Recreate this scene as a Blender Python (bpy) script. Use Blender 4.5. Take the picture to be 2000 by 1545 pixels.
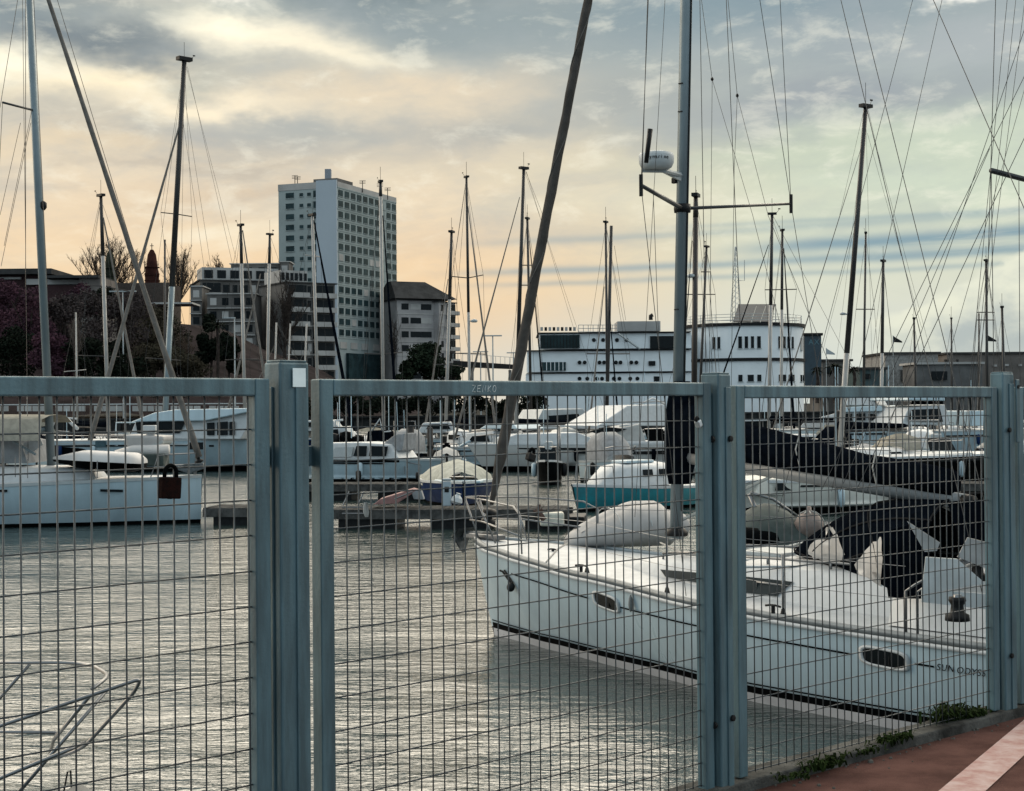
import bpy, math, random
from mathutils import Vector, Matrix
random.seed(11)
V = Vector
for o in list(bpy.data.objects): bpy.data.objects.remove(o)
SC = bpy.context.scene
COL = SC.collection
# ------------------------------------------------------------ camera
FPX, ROLL, PITCH, WATER = 3000.0, .008, .0072, -1.6
CAM = V((0, 0, 1.5))
RIGHT = V((1, 0, -ROLL)).normalized()
FWD = V((0, math.cos(PITCH), math.sin(PITCH)))
UP = RIGHT.cross(FWD).normalized()
FWD = UP.cross(RIGHT).normalized()
cam = bpy.data.cameras.new('camera'); camo = bpy.data.objects.new('camera', cam); COL.objects.link(camo)
cam.sensor_width = 36; cam.lens = 54; cam.clip_start = .1; cam.clip_end = 12000
mw = Matrix((RIGHT, UP, -FWD)).transposed().to_4x4(); mw.translation = CAM
camo.matrix_world = mw
SC.camera = camo
def ray(px, py): return FWD + RIGHT*((px-1000)/FPX) + UP*((772.5-py)/FPX)
def P(px, py, d): return CAM + ray(px, py)*d                  # point seen at a pixel of the photo, at depth d
def G(px, py, z=0.0):                                          # point of the level z seen at that pixel
    v = ray(px, py); return CAM + v*((z-CAM.z)/v.z)
def proj(w):
    w = w-CAM; d = w.dot(FWD); return 1000+FPX*w.dot(RIGHT)/d, 772.5-FPX*w.dot(UP)/d, d
def hor(px): return 794-.008*(px-1000)
def dwl(px, y): return 3.1*FPX/(y-hor(px))                    # depth of a waterline pixel
# ------------------------------------------------------------ nodes
class N:
    def __init__(s, nt, sock): s.nt, s.s = nt, sock
    def op(s, o, b=None, c=None):
        n = s.nt.nodes.new('ShaderNodeMath'); n.operation = o
        for i, x in enumerate((s, b, c)):
            if x is None: continue
            if isinstance(x, N): s.nt.links.new(x.s, n.inputs[i])
            else: n.inputs[i].default_value = x
        return N(s.nt, n.outputs[0])
    def __add__(s, b): return s.op('ADD', b)
    __radd__ = __add__
    def __sub__(s, b): return s.op('SUBTRACT', b)
    def __rsub__(s, b): return (s*-1.0)+b
    def __mul__(s, b): return s.op('MULTIPLY', b)
    __rmul__ = __mul__
    def __truediv__(s, b): return s.op('DIVIDE', b)
    def sat(s): return s.op('MAXIMUM', 0.0).op('MINIMUM', 1.0)
    def step(s, a, b):
        n = s.nt.nodes.new('ShaderNodeMapRange'); n.interpolation_type = 'SMOOTHSTEP'
        s.nt.links.new(s.s, n.inputs[0]); n.inputs[1].default_value = a; n.inputs[2].default_value = b
        return N(s.nt, n.outputs[0])
def comb(nt, x, y, z):
    n = nt.nodes.new('ShaderNodeCombineXYZ')
    for i, q in enumerate((x, y, z)):
        if isinstance(q, N): nt.links.new(q.s, n.inputs[i])
        else: n.inputs[i].default_value = q
    return n.outputs[0]
def noise(nt, vec, scale, detail=4, rough=.55, dist=0):
    n = nt.nodes.new('ShaderNodeTexNoise')
    n.inputs['Scale'].default_value = scale; n.inputs['Detail'].default_value = detail
    n.inputs['Roughness'].default_value = rough; n.inputs['Distortion'].default_value = dist
    if vec is not None: nt.links.new(vec, n.inputs['Vector'])
    return N(nt, n.outputs[0])
def mixc(nt, f, a, b):
    n = nt.nodes.new('ShaderNodeMix'); n.data_type = 'RGBA'
    for i, x in ((0, f), (6, a), (7, b)):
        if isinstance(x, N): nt.links.new(x.s, n.inputs[i])
        elif isinstance(x, bpy.types.NodeSocket): nt.links.new(x, n.inputs[i])
        elif i == 0: n.inputs[0].default_value = x
        else: n.inputs[i].default_value = (*x, 1)
    return n.outputs[2]
# ------------------------------------------------------------ sky: a broken cloud deck at sunset over a clear Nishita sky
SUN_AZ, SUN_EL = math.radians(-72), math.radians(10)
w = bpy.data.worlds.new('World'); SC.world = w; w.use_nodes = True
nt = w.node_tree; nt.nodes.clear()
tc = nt.nodes.new('ShaderNodeTexCoord'); sx = nt.nodes.new('ShaderNodeSeparateXYZ')
nt.links.new(tc.outputs['Generated'], sx.inputs[0])
X, Y, Z = (N(nt, sx.outputs[i]) for i in range(3))
az = X.op('ARCTAN2', Y); el = Z.op('ARCSINE')
U0 = az*3.0+1.0; E0 = el*3.0                                   # 1 unit = 1/3 radian
wv = comb(nt, U0*1.0, E0*1.7, 0.0)
wn = noise(nt, wv, 2.3, 5, .55)-.5
wn2 = noise(nt, comb(nt, U0*1.3+7.0, E0*2.6, 3.0), 2.6, 5, .6)-.5
Uw = U0+wn*.5; Ew = E0+wn2*.16
def blob(u, v, su, sv, tilt=0.0):
    dv = Ew-(.794-v)
    if tilt: dv = dv-(Uw-u)*tilt
    a = (Uw-u)/su; b = dv/sv
    return ((a*a+b*b)*-1.0).op('EXPONENT')
low = (E0).step(.38, .74)                                     # 0 in the lit belt, 1 in the dark deck above it
right = (U0+wn*.25).step(.85, 1.65)
horiz = E0.step(.16, .50)
warm = mixc(nt, right, mixc(nt, horiz, (.665, .47, .275), (.645, .54, .395)), mixc(nt, horiz, (.53, .53, .425), (.465, .515, .40)))
deck = mixc(nt, (U0).step(.3, 1.5), (.255, .29, .29), (.27, .31, .315))
c = mixc(nt, low, warm, deck)
# soft streaky structure of the deck
st = noise(nt, comb(nt, U0*.9+E0*.5, E0*3.4-U0*.35, 0.0), 2.0, 6, .58, .4)
c = mixc(nt, (st.step(.42, .66)*.55*E0.step(.2, .5)).sat(), c, (.235, .27, .29))
st2 = noise(nt, comb(nt, U0*.8+4.0, E0*4.2-U0*.5, 5.0), 1.7, 6, .55, .5)
c = mixc(nt, (st2.step(.50, .70)*.55*E0.step(.1, .35)).sat(), c, mixc(nt, right, (.70, .62, .46), (.47, .51, .44)))
for u, v, su, sv, t, col, k in (
    (.20, .115, .22, .045, -.05, (.135, .165, .185), .9), (.03, .03, .3, .05, 0, (.165, .20, .215), .85),
    (.78, .0, .30, .045, 0, (.135, .175, .185), .9), (1.02, .06, .3, .06, .05, (.23, .27, .275), .8),
    (.46, .075, .15, .045, -.15, (.92, .84, .64), .95), (.62, .115, .2, .04, -.12, (.78, .70, .53), .9), (.50, .02, .12, .02, 0, (.40, .42, .38), .7),
    (.22, .185, .22, .030, .05, (.80, .68, .47), .9), (.45, .215, .25, .030, 0, (.80, .69, .50), .9), (.05, .155, .12, .03, 0, (.88, .80, .60), .9),
    (.80, .19, .22, .035, .04, (.62, .52, .38), .9), (.60, .262, .18, .022, -.05, (.33, .34, .32), .85), (1.0, .25, .14, .025, .02, (.34, .34, .31), .7), (.38, .17, .08, .02, 0, (.35, .36, .32), .7),
    (.36, .335, .28, .012, .01, (.42, .37, .30), .75), (.42, .385, .22, .018, 0, (.52, .41, .29), .6), (.15, .30, .25, .02, 0, (.62, .50, .34), .6),
    (1.05, .33, .4, .05, .02, (.56, .48, .355), .7), (1.3, .41, .3, .03, .02, (.56, .52, .40), .6),
    (1.62, .215, .4, .055, .05, (.25, .275, .295), .9), (1.25, .20, .2, .05, .0, (.30, .315, .30), .7), (1.47, .04, .28, .05, 0, (.17, .235, .265), .85), (1.85, .12, .3, .05, 0, (.33, .355, .36), .8), (1.9, .0, .1, .02, 0, (.22, .31, .35), .7),
    (1.62, .315, .4, .035, .04, (.46, .50, .385), .8), (1.9, .29, .2, .05, .04, (.47, .52, .41), .7), (1.85, .38, .3, .04, .04, (.48, .53, .42), .7)):
    c = mixc(nt, (blob(u, v, su, sv, t)*k).sat(), c, col)
# clear blue slots between the low cloud layers
sky = nt.nodes.new('ShaderNodeTexSky'); sky.sky_type = 'NISHITA'; sky.sun_disc = False
sky.sun_elevation = SUN_EL; sky.sun_rotation = SUN_AZ
bw = nt.nodes.new('ShaderNodeMix'); bw.data_type = 'RGBA'; bw.blend_type = 'MULTIPLY'; bw.inputs[0].default_value = 1
nt.links.new(sky.outputs[0], bw.inputs[6]); bw.inputs[7].default_value = (.05, .05, .05, 1)
blue = mixc(nt, .8, bw.outputs[2], (.19, .29, .345))
c = mixc(nt, ((1.0-(E0+wn2*.1).step(.05, .27))*(U0+wn*.2).step(.60, 1.1)*.85).sat(), c, (.475, .50, .465))
sn = noise(nt, comb(nt, U0*1.2, E0*22.0-U0*1.2, 2.0), 1.1, 4, .6)
for v0, tl, th, u1, k in ((.475, .036, .008, .93, .4), (.532, .022, .008, .90, .65), (.556, .020, .006, .92, .45), (.455, .02, .005, 1.3, .35), (.512, .036, .014, 1.45, .95), (.535, .03, .012, 1.6, .55)):
    b = (E0+wn2*.012-(.794-v0)-(U0-1.0)*tl)/th
    m = ((b*b)*-1.0).op('EXPONENT')*(U0.step(u1-.12, u1+.18))*(sn.step(.24, .42))*k
    m = m*(1.0-U0.step(2.6, 3.4))
    c = mixc(nt, m.sat(), c, blue)
# bank of cumulus low on the right
cn = noise(nt, comb(nt, U0, E0*1.3, 9.0), 6.5, 5, .55)
top = (U0-1.75)*.42+.19+(cn-.5)*.12
cu = (top-E0).step(-.003, .014)*(U0.step(1.58, 1.78))*(1.0-U0.step(2.7, 3.3))*E0.step(.03, .12)
shade = (noise(nt, comb(nt, U0+.3, E0*1.4+.02, 9.5), 8.0, 5, .55)*.9+(top-E0)*2.2).step(.45, .85)
c = mixc(nt, (cu*.95).sat(), c, mixc(nt, shade, (.60, .60, .48), (.33, .365, .35)))
tex = noise(nt, comb(nt, U0*1.1+E0*.6, E0*2.6-U0*.3, 1.5), 7.0, 6, .62, .3)
c = mixc(nt, (tex.step(.45, .75)*.22*E0.step(.1, .3)).sat(), c, (.30, .33, .34))
c = mixc(nt, ((.5-tex).step(.0, .22)*.3*E0.step(.2, .4)).sat(), c, (.80, .76, .62))
dm_ = nt.nodes.new('ShaderNodeMix'); dm_.data_type = 'RGBA'; dm_.blend_type = 'MULTIPLY'; dm_.inputs[0].default_value = 1
nt.links.new(c, dm_.inputs[6]); dm_.inputs[7].default_value = (.83, .84, .85, 1); c = dm_.outputs[2]
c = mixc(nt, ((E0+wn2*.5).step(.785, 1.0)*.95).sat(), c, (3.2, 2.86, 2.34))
# away from the sunset the deck is cooler and even
back = Y.step(.55, -.35)
bn = noise(nt, tc.outputs['Generated'], 2.2, 5, .55)
cool = mixc(nt, bn.step(.35, .65), (.41, .53, .60), (.55, .66, .71))
cool = mixc(nt, Z.step(.25, .9)*.6, cool, (.40, .47, .52))
c = mixc(nt, back, c, cool)
c = mixc(nt, Z.step(.5, .85)*.8, c, (.40, .44, .46))
c = mixc(nt, Z.step(-.02, -.12), c, (.05, .06, .065))
bg = nt.nodes.new('ShaderNodeBackground'); wo = nt.nodes.new('ShaderNodeOutputWorld')
nt.links.new(c, bg.inputs[0]); bg.inputs[1].default_value = 1.0; nt.links.new(bg.outputs[0], wo.inputs[0])
sl = bpy.data.lights.new('sun', 'SUN'); sl.energy = .5; sl.angle = math.radians(24); sl.color = (1, .80, .58)
so = bpy.data.objects.new('sun', sl); COL.objects.link(so)
sd = V((math.sin(SUN_AZ)*math.cos(SUN_EL), math.cos(SUN_AZ)*math.cos(SUN_EL), math.sin(SUN_EL)))
so.rotation_euler = sd.to_track_quat('Z', 'Y').to_euler()
SC.view_settings.view_transform = 'Standard'; SC.view_settings.look = 'None'
SC.view_settings.exposure = .75; SC.view_settings.gamma = 1; SC.view_settings.use_curve_mapping = False
SC.render.engine = 'CYCLES'; SC.cycles.use_denoising = True; SC.cycles.max_bounces = 6
# ------------------------------------------------------------ materials
MATS = {}
def mat(name, col, rough=.6, metal=0, var=.15, scale=6, bump=0, col2=None, spec=.5, streak=False, bscale=None):
    if name in MATS: return MATS[name]
    m = bpy.data.materials.new(name); m.use_nodes = True; t = m.node_tree
    b = t.nodes['Principled BSDF']
    b.inputs['Roughness'].default_value = rough; b.inputs['Metallic'].default_value = metal
    if spec == .5 and rough >= .84: spec = .12                   # matt things keep little sheen even at a grazing angle
    b.inputs['Specular IOR Level'].default_value = min(.5, spec*2)
    if spec < .5: b.inputs['IOR'].default_value = 1+.9*spec
    g = t.nodes.new('ShaderNodeNewGeometry'); pos = g.outputs['Position']
    if streak:
        mp = t.nodes.new('ShaderNodeMapping'); mp.inputs['Scale'].default_value = (1, 1, .12)
        t.links.new(pos, mp.inputs[0]); pos = mp.outputs[0]
    f = noise(t, pos, scale, 6, .62)
    c2 = col2 or tuple(q*(1-var*2) for q in col)
    t.links.new(mixc(t, f.step(.3, .72), tuple(min(1, q*(1+var*.4)) for q in col), c2), b.inputs['Base Color'])
    rr = f*.25+(rough-.12); t.links.new(rr.sat().s, b.inputs['Roughness'])
    if bump:
        bn = t.nodes.new('ShaderNodeBump'); bn.inputs['Strength'].default_value = bump; bn.inputs['Distance'].default_value = .02
        f2 = noise(t, g.outputs['Position'], bscale or scale*5, 4, .6)
        t.links.new(f2.s, bn.inputs['Height']); t.links.new(bn.outputs[0], b.inputs['Normal'])
    MATS[name] = m; return m
GALV = mat('galvanised steel', (.074, .136, .162), .5, .2, .26, 16, .07, streak=True, bscale=90)
WIRE = mat('galvanised wire', (.050, .060, .065), .5, .3, .15, 30)
GELW = mat('white gelcoat', (.335, .43, .48), .3, 0, .07, 2.2, streak=True)
GELD = mat('cream deck gelcoat', (.42, .44, .45), .45, 0, .06, 5)
GREY = mat('grey gelcoat', (.30, .33, .34), .4, 0, .08, 3)
BLACK = mat('black paint', (.003, .0035, .004), .5, 0, .1, 8, spec=.1)
NAVY = mat('navy canvas', (.0030, .0045, .0075), .85, 0, .25, 7, .5, bscale=14, spec=.04)
DARK = mat('dark fittings', (.010, .011, .012), .5, 0, .2, 12, spec=.25)
ALU = mat('anodised mast', (.15, .19, .21), .42, .35, .06, 2)
ALUD = mat('dark mast', (.014, .014, .015), .5, .2, .1, 2)
ALUW = mat('pale mast', (.26, .255, .245), .45, .1, .08, 2)
BROWN = mat('brown mast', (.010, .006, .005), .5, 0, .1, 2)
STEEL = mat('stainless rail', (.17, .175, .18), .3, .8, .05, 9)
RIG = mat('rigging wire', (.012, .013, .014), .5, .2, .1, 8)
ROPE = mat('pale rope', (.36, .35, .33), .85, 0, .12, 40)
SAIL = mat('furled sail cloth', (.075, .069, .064), .85, 0, .16, 5, .35, bscale=9)
SAILW = mat('pale furled sail', (.135, .125, .115), .85, 0, .15, 5, .3, bscale=9)
BEIGE = mat('beige canvas', (.26, .245, .205), .85, 0, .14, 5, .4, bscale=9)
CREAM = mat('cream cover', (.40, .40, .35), .85, 0, .14, 5, .5, bscale=7)
HYPA = mat('grey inflatable fabric', (.31, .305, .30), .6, 0, .08, 3, .15, bscale=9)
GLASS = mat('dark boat window', (.005, .008, .010), .2, 0, .2, 3, spec=.22)
GLASSB = mat('building window', (.022, .042, .047), .25, 0, .3, .4, spec=.2)
VINYL = mat('clear vinyl window', (.34, .34, .335), .35, 0, .18, 2.2)
BLUE = mat('deep blue hull', (.005, .020, .07), .5, 0, .1, 3, spec=.2)
TEAL = mat('turquoise hull', (.012, .19, .23), .4, 0, .15, 3, col2=(.02, .13, .16))
RED = mat('faded red tarpaulin', (.26, .14, .13), .8, 0, .15, 5, .3)
RUST = mat('rusty padlock', (.014, .006, .005), .8, 0, .3, 60, .4, col2=(.006, .005, .005), spec=.12)
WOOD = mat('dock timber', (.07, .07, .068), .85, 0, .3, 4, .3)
CONC = mat('concrete', (.26, .255, .245), .9, 0, .2, 2.5, .4, bscale=30)
STONE = mat('dark quay stone', (.035, .037, .038), .9, 0, .3, .8, .5, bscale=4)
ORANGE = mat('dull orange buoy', (.17, .13, .115), .6, 0, .2, 6)
PILE = mat('tarred pile', (.004, .004, .0045), .8, 0, .3, 5)
PAPER = mat('white sticker', (.66, .76, .78), .6, 0, .04, 20)
BAND = mat('red boot top', (.05, .012, .012), .5)
# ------------------------------------------------------------ mesh helpers
class MB:
    def __init__(s): s.v, s.f = [], []
    def add(s, vs, fs):
        k = len(s.v); s.v += [V(q) for q in vs]; s.f += [tuple(i+k for i in f) for f in fs]; return s
    def box(s, c, size, ax=None):
        c = V(c); X_, Y_, Z_ = ax or (V((1, 0, 0)), V((0, 1, 0)), V((0, 0, 1)))
        a, b, d = (q/2 for q in size)
        vs = [c+X_*i*a+Y_*j*b+Z_*k*d for k in (-1, 1) for j in (-1, 1) for i in (-1, 1)]
        return s.add(vs, [(0, 2, 3, 1), (4, 5, 7, 6), (0, 1, 5, 4), (2, 6, 7, 3), (0, 4, 6, 2), (1, 3, 7, 5)])
    def tube(s, pts, r, n=6, r2=None, cap=True, flat=1.0):
        pts = [V(q) for q in pts]; m = len(pts); k = len(s.v); last = None
        for i, p in enumerate(pts):
            t = (pts[min(i+1, m-1)]-pts[max(i-1, 0)]).normalized()
            if last is None or abs(last.dot(t)) > .999:
                a = V((0, 0, 1)) if abs(t.z) < .95 else V((1, 0, 0)); x = t.cross(a).normalized()
            else: x = (last-t*last.dot(t)).normalized()
            last = x; y = t.cross(x)
            rr = r if r2 is None else r+(r2-r)*i/(m-1)
            if isinstance(r, (list, tuple)): rr = r[i]
            for j in range(n):
                q = 2*math.pi*j/n; s.v.append(p+x*rr*math.cos(q)+y*rr*flat*math.sin(q))
        for i in range(m-1):
            for j in range(n):
                a, b = k+i*n+j, k+i*n+(j+1) % n; s.f.append((a, b, b+n, a+n))
        if cap:
            s.f.append(tuple(range(k+n-1, k-1, -1))); s.f.append(tuple(range(k+(m-1)*n, k+m*n)))
        return s
    def loft(s, secs, close=False, caps=False):
        k = len(s.v); n = len(secs[0])
        for q in secs: s.v += [V(p) for p in q]
        for i in range(len(secs)-1):
            for j in range(n if close else n-1):
                a, b = k+i*n+j, k+i*n+(j+1) % n; s.f.append((a, b, b+n, a+n))
        if caps:
            s.f.append(tuple(range(k+n-1, k-1, -1))); s.f.append(tuple(range(k+(len(secs)-1)*n, k+len(secs)*n)))
        return s
    def prism(s, poly, off):
        off = V(off); poly = [V(p) for p in poly]; n = len(poly)
        return s.loft([poly, [p+off for p in poly]], True, True)
    def lathe(s, base, axis, prof, n=12):
        axis = V(axis).normalized(); a = V((0, 0, 1)) if abs(axis.z) < .9 else V((1, 0, 0))
        x = axis.cross(a).normalized(); y = axis.cross(x); base = V(base)
        return s.loft([[base+axis*h+x*r*math.cos(2*math.pi*j/n)+y*r*math.sin(2*math.pi*j/n) for j in range(n)] for r, h in prof], True, True)
    def build(s, name, m, parent=None, smooth=False, bevel=0, org=None):
        org = V(org) if org is not None else V((0, 0, 0))
        me = bpy.data.meshes.new(name); me.from_pydata([tuple(q-org) for q in s.v], [], s.f); me.update()
        me.materials.append(m)
        if smooth:
            for p in me.polygons: p.use_smooth = True
        o = bpy.data.objects.new(name, me); COL.objects.link(o); o.location = org
        if parent is not None: o.parent = parent
        if bevel:
            b = o.modifiers.new('bevel', 'BEVEL'); b.width = bevel; b.segments = 2; b.limit_method = 'ANGLE'; b.angle_limit = .6
        return o
def tag(o, label=None, cat=None, group=None, kind=None):
    if label: o['label'] = label
    if cat: o['category'] = cat
    if group: o['group'] = group
    if kind: o['kind'] = kind
    return o
def thing(name, label, cat, loc=(0, 0, 0), rz=0, group=None):
    o = bpy.data.objects.new(name, None); COL.objects.link(o); o.location = loc; o.rotation_euler = (0, 0, rz); o.empty_display_size = .2
    return tag(o, label, cat, group)
def inv(root): return (Matrix.Translation(root.location) @ root.rotation_euler.to_matrix().to_4x4()).inverted()
def inst(o, parent=None, loc=None, rz=None):
    c_ = o.copy(); COL.objects.link(c_); c_.parent = parent if parent is not None else o.parent
    if loc is not None: c_.location = loc
    if rz is not None: c_.rotation_euler = (0, 0, rz)
    return c_
def lerp(tab, x):
    if x <= tab[0][0]: return tab[0][1]
    for (a, b), (c_, d) in zip(tab, tab[1:]):
        if x <= c_:
            t = (x-a)/(c_-a); t = t*t*(3-2*t)*.35+t*.65
            return b+(d-b)*t
    return tab[-1][1]
# ============================================================ the setting
def water_mat():
    m = bpy.data.materials.new('harbour water'); m.use_nodes = True; t = m.node_tree; b = t.nodes['Principled BSDF']
    b.inputs['Base Color'].default_value = (.024, .040, .038, 1); b.inputs['Roughness'].default_value = .08
    b.inputs['IOR'].default_value = 1.5; b.inputs['Specular IOR Level'].default_value = .6
    g = t.nodes.new('ShaderNodeNewGeometry')
    mp = t.nodes.new('ShaderNodeMapping'); mp.inputs['Scale'].default_value = (.6, 1.5, 1); mp.inputs['Rotation'].default_value = (0, 0, .03)
    t.links.new(g.outputs['Position'], mp.inputs[0])
    n1 = noise(t, mp.outputs[0], 2.6, 4, .6, .6); n2 = noise(t, mp.outputs[0], .7, 2, .5, .3); n3 = noise(t, g.outputs['Position'], .16, 3, .5)
    n4 = noise(t, mp.outputs[0], 8.0, 3, .6, .4)
    h = (n1*.6+n2*.8+n4*.16)*(n3.step(.3, .65)*.75+.45)
    bn = t.nodes.new('ShaderNodeBump'); bn.inputs['Strength'].default_value = .9; bn.inputs['Distance'].default_value = .08
    t.links.new(h.s, bn.inputs['Height']); t.links.new(bn.outputs[0], b.inputs['Normal'])
    return m
def sheet(name, poly, m, z=None):
    vs = [V((*p, z)) if z is not None else V(p) for p in poly]
    o = MB().add(vs, [tuple(range(len(vs)))]).build(name, m); return tag(o, kind='structure')
sheet('water', [(-4000, -50), (4000, -50), (4000, 6000), (-4000, 6000)], water_mat(), WATER)
# --- quay the fence stands on
Q2 = G(1415, 1550, 0)
dA = V((2885/3000, 1, 0)).normalized(); dB = V((3300/3000, 1, 0)).normalized()
nA = V((dA.y, -dA.x, 0)); nB = V((dB.y, -dB.x, 0))
def onA(px):
    u = (px-1000)/FPX; k = (Q2.x-u*Q2.y)/(u*dA.y-dA.x); return Q2+dA*k
def onB(px):
    u = (px-1000)/FPX; k = (Q2.x-u*Q2.y)/(u*dB.y-dB.x); return Q2+dB*k
def paving():
    m = mat('red asphalt paving', (.100, .053, .045), .92, 0, .22, 3.5, .5, bscale=160); return m
LEFT_END = Q2-dA*7; RIGHT_END = Q2+dB*30
edge = [LEFT_END-nA*.10, Q2-nA*.10, RIGHT_END-nB*.10]
inner = [LEFT_END+nA*.05, Q2+nA*.05, RIGHT_END+nB*.055]
far = [RIGHT_END+nB*30, LEFT_END+nA*30]
sheet('pavement', [(p.x, p.y) for p in inner+far], paving(), 0)
kb = MB()
kb.loft([[a, b, V((b.x, b.y, .045)), V((a.x, a.y, .045))] for a, b in zip([q+V((0, 0, -.3)) for q in edge], [q+V((0, 0, -.3)) for q in inner])], True)
tag(kb.build('kerb', mat('dirty kerb concrete', (.085, .085, .08), .95, 0, .35, 4, .6, bscale=40), None, False, .008), kind='structure')
wb = MB(); wb.loft([[V((p.x, p.y, -.3)), V((p.x, p.y, -4))] for p in edge]); tag(wb.build('quay_wall', STONE), kind='structure')
s0, s1, s2, s3 = G(1835, 1545), G(1985, 1420), G(2000, 1455), G(1925, 1545)
dl = (s1-s0).normalized(); a0 = s0-dl*2.5; a1 = s0+dl*4.5; wid = (s3-s0).length
per = V((dl.y, -dl.x, 0))*.158
def stripe_mat():
    m = mat('worn white road paint', (.40, .31, .29), .85, 0, .1, 11, .2, col2=(.30, .17, .15)); return m
def to_kerb(p):
    k = Q2+nB*.06; den = dl.x*dB.y-dl.y*dB.x; t = ((k.x-p.x)*dB.y-(k.y-p.y)*dB.x)/den; return p+dl*t
sheet('painted_stripe', [(p.x, p.y, .004) for p in (a0, a0+per, to_kerb(a0+per), to_kerb(a0))], stripe_mat())
# --- far shore
FZ = .2
sh = MB(); sh.loft([[V((x, y, WATER-2)), V((x, y, FZ)), V((x*8, 3500, FZ+3))] for x, y in ((-260, 118), (-60, 132), (0, 150), (60, 165), (300, 150))])
tag(sh.build('far_shore_ground', mat('far shore ground', (.03, .03, .027), .95, 0, .2, .2)), kind='structure')
for i in range(64):
    x0 = -95+i*3.0; yy = 121+abs(x0+95)*.2 if x0 < 0 else 150+x0*.25
    if i == 0: ROOTW = thing('far_quay_wall', 'long dark stone quay wall across the marina below the buildings', 'quay wall', (0, 0, 0)); st_ = MB()
    st_.box((x0, yy-1.2, -.55), (2.94, .8, 2.3)); st_.box((x0, yy-1.3, .68), (2.96, 1.1, .16))
tag(st_.build('stone_blocks', STONE, ROOTW), kind='stuff')
# hillside on the left
hm = MB(); hs = []
for j in range(12):
    row = []
    for i in range(22):
        x = -125+i*5.2; d = 165+j*12
        h = 15.5*min(1, j/7.)*max(0, min(1, (-(x)-20)/34.))+.6*math.sin(i*1.7+j)+FZ+.5
        row.append(V((x, d, h)))
    hs.append(row)
hm.loft(hs); tag(hm.build('hillside', mat('wooded hillside', (.016, .012, .014), .95, 0, .35, .25, .6, bscale=.8), None, True), kind='structure')
UZ0 = V((0, 0, 1))
# ============================================================ the fence
WIREV = WIREH = None
def vwire(root, p, z0, z1):
    global WIREV
    if WIREV is None: WIREV = MB().tube([(0, 0, 0), (0, 0, 1)], .0025, 6).build('wire', WIRE, root, True); o = WIREV
    else: o = inst(WIREV, root)
    o.location = V((p.x, p.y, z0)); o.scale = (1, 1, z1-z0)
    o.location = V((p.x, p.y, z0))-root.location; o.rotation_euler = (random.uniform(-.0012, .0012), random.uniform(-.0012, .0012), 0)
def hwire(root, a, b, z):
    global WIREH
    if WIREH is None: WIREH = MB().tube([(0, 0, 0), (1, 0, 0)], .0024, 6).build('wire', WIRE, root, True); o = WIREH
    else: o = inst(WIREH, root)
    d = b-a; o.scale = (d.length, 1, 1); o.rotation_euler = (0, random.uniform(-.0008, .0008), math.atan2(d.y, d.x))
    o.location = V((a.x, a.y, z))-root.location
def lbar(name, root, a, b, z0, z1, dn, wn, wd, m=GALV, bev=.004):
    """upright tube: a = foot, dn = fence direction, wn along it, wd across it"""
    return MB().box((a.x, a.y, (z0+z1)/2), (wn, wd, z1-z0), (dn, V((dn.y, -dn.x, 0)), V((0, 0, 1)))).build(name, m, root, False, bev)
def panel(label, fn, dn, pa, pb, ztop, zbot, stile_l, stile_r, bottom, wires_x=None):
    """fn(px) = foot on the fence line"""
    n = V((dn.y, -dn.x, 0))
    A, B = fn(pa), fn(pb)
    root = thing('mesh_fence', label, 'fence panel', (A.x, A.y, 0), 0, 'welded mesh panels of the quay fence')
    o = root.location.copy()
    def L(p): return p-o
    a, b = A, B
    if stile_l: MB().box(L(a)+V((0, 0, (ztop+zbot)/2)), (.05, .045, ztop-zbot), (dn, n, V((0, 0, 1)))).build('stile', GALV, root, False, .004)
    if stile_r: MB().box(L(b)+V((0, 0, (ztop+zbot)/2)), (.05, .045, ztop-zbot), (dn, n, V((0, 0, 1)))).build('stile', GALV, root, False, .004)
    i0, i1 = a+dn*(.0255 if stile_l else 0), b-dn*(.0255 if stile_r else 0)
    mid = (i0+i1)/2; ln = (i1-i0).length
    MB().box(L(mid)+V((0, 0, ztop-.025)), (ln, .046, .05), (dn, n, V((0, 0, 1)))).build('top_rail', GALV, root, False, .005)
    if bottom: MB().box(L(mid)+V((0, 0, zbot+.025)), (ln, .046, .05), (dn, n, V((0, 0, 1)))).build('bottom_rail', GALV, root, False, .005)
    wz0, wz1 = (zbot+.03 if bottom else .055), ztop-.04
    k = int(ln/.0495)
    for q in range(k+1):
        s = q*.0495+(ln-k*.0495)/2
        p = i0+dn*s; vwire(root, p+n*.003, wz0, wz1)
    z = 1.442
    while z > wz0:
        hwire(root, i0-dn*.02-n*.003, i1+dn*.02-n*.003, z); z -= .1
    if not bottom: hwire(root, i0-dn*.02-n*.003, i1+dn*.02-n*.003, wz0+.004)
    return root
PL = panel('mesh fence panel at the left edge, hung with a rusty padlock', onA, dA, -260, 504, 1.585, .03, True, True, False)
PM = panel('middle mesh fence panel with ZENKO scratched on its top rail', onA, dA, 629, 1373, 1.585, .03, True, True, False)
PR = panel('mesh fence panel at the right above the weedy kerb', onB, dB, 1438, 1934, 1.575, .05, True, True, False)
PX = panel('mesh fence panel past the last post at the right edge', onB, dB, 1986, 2420, 1.575, .05, True, True, False)
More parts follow.
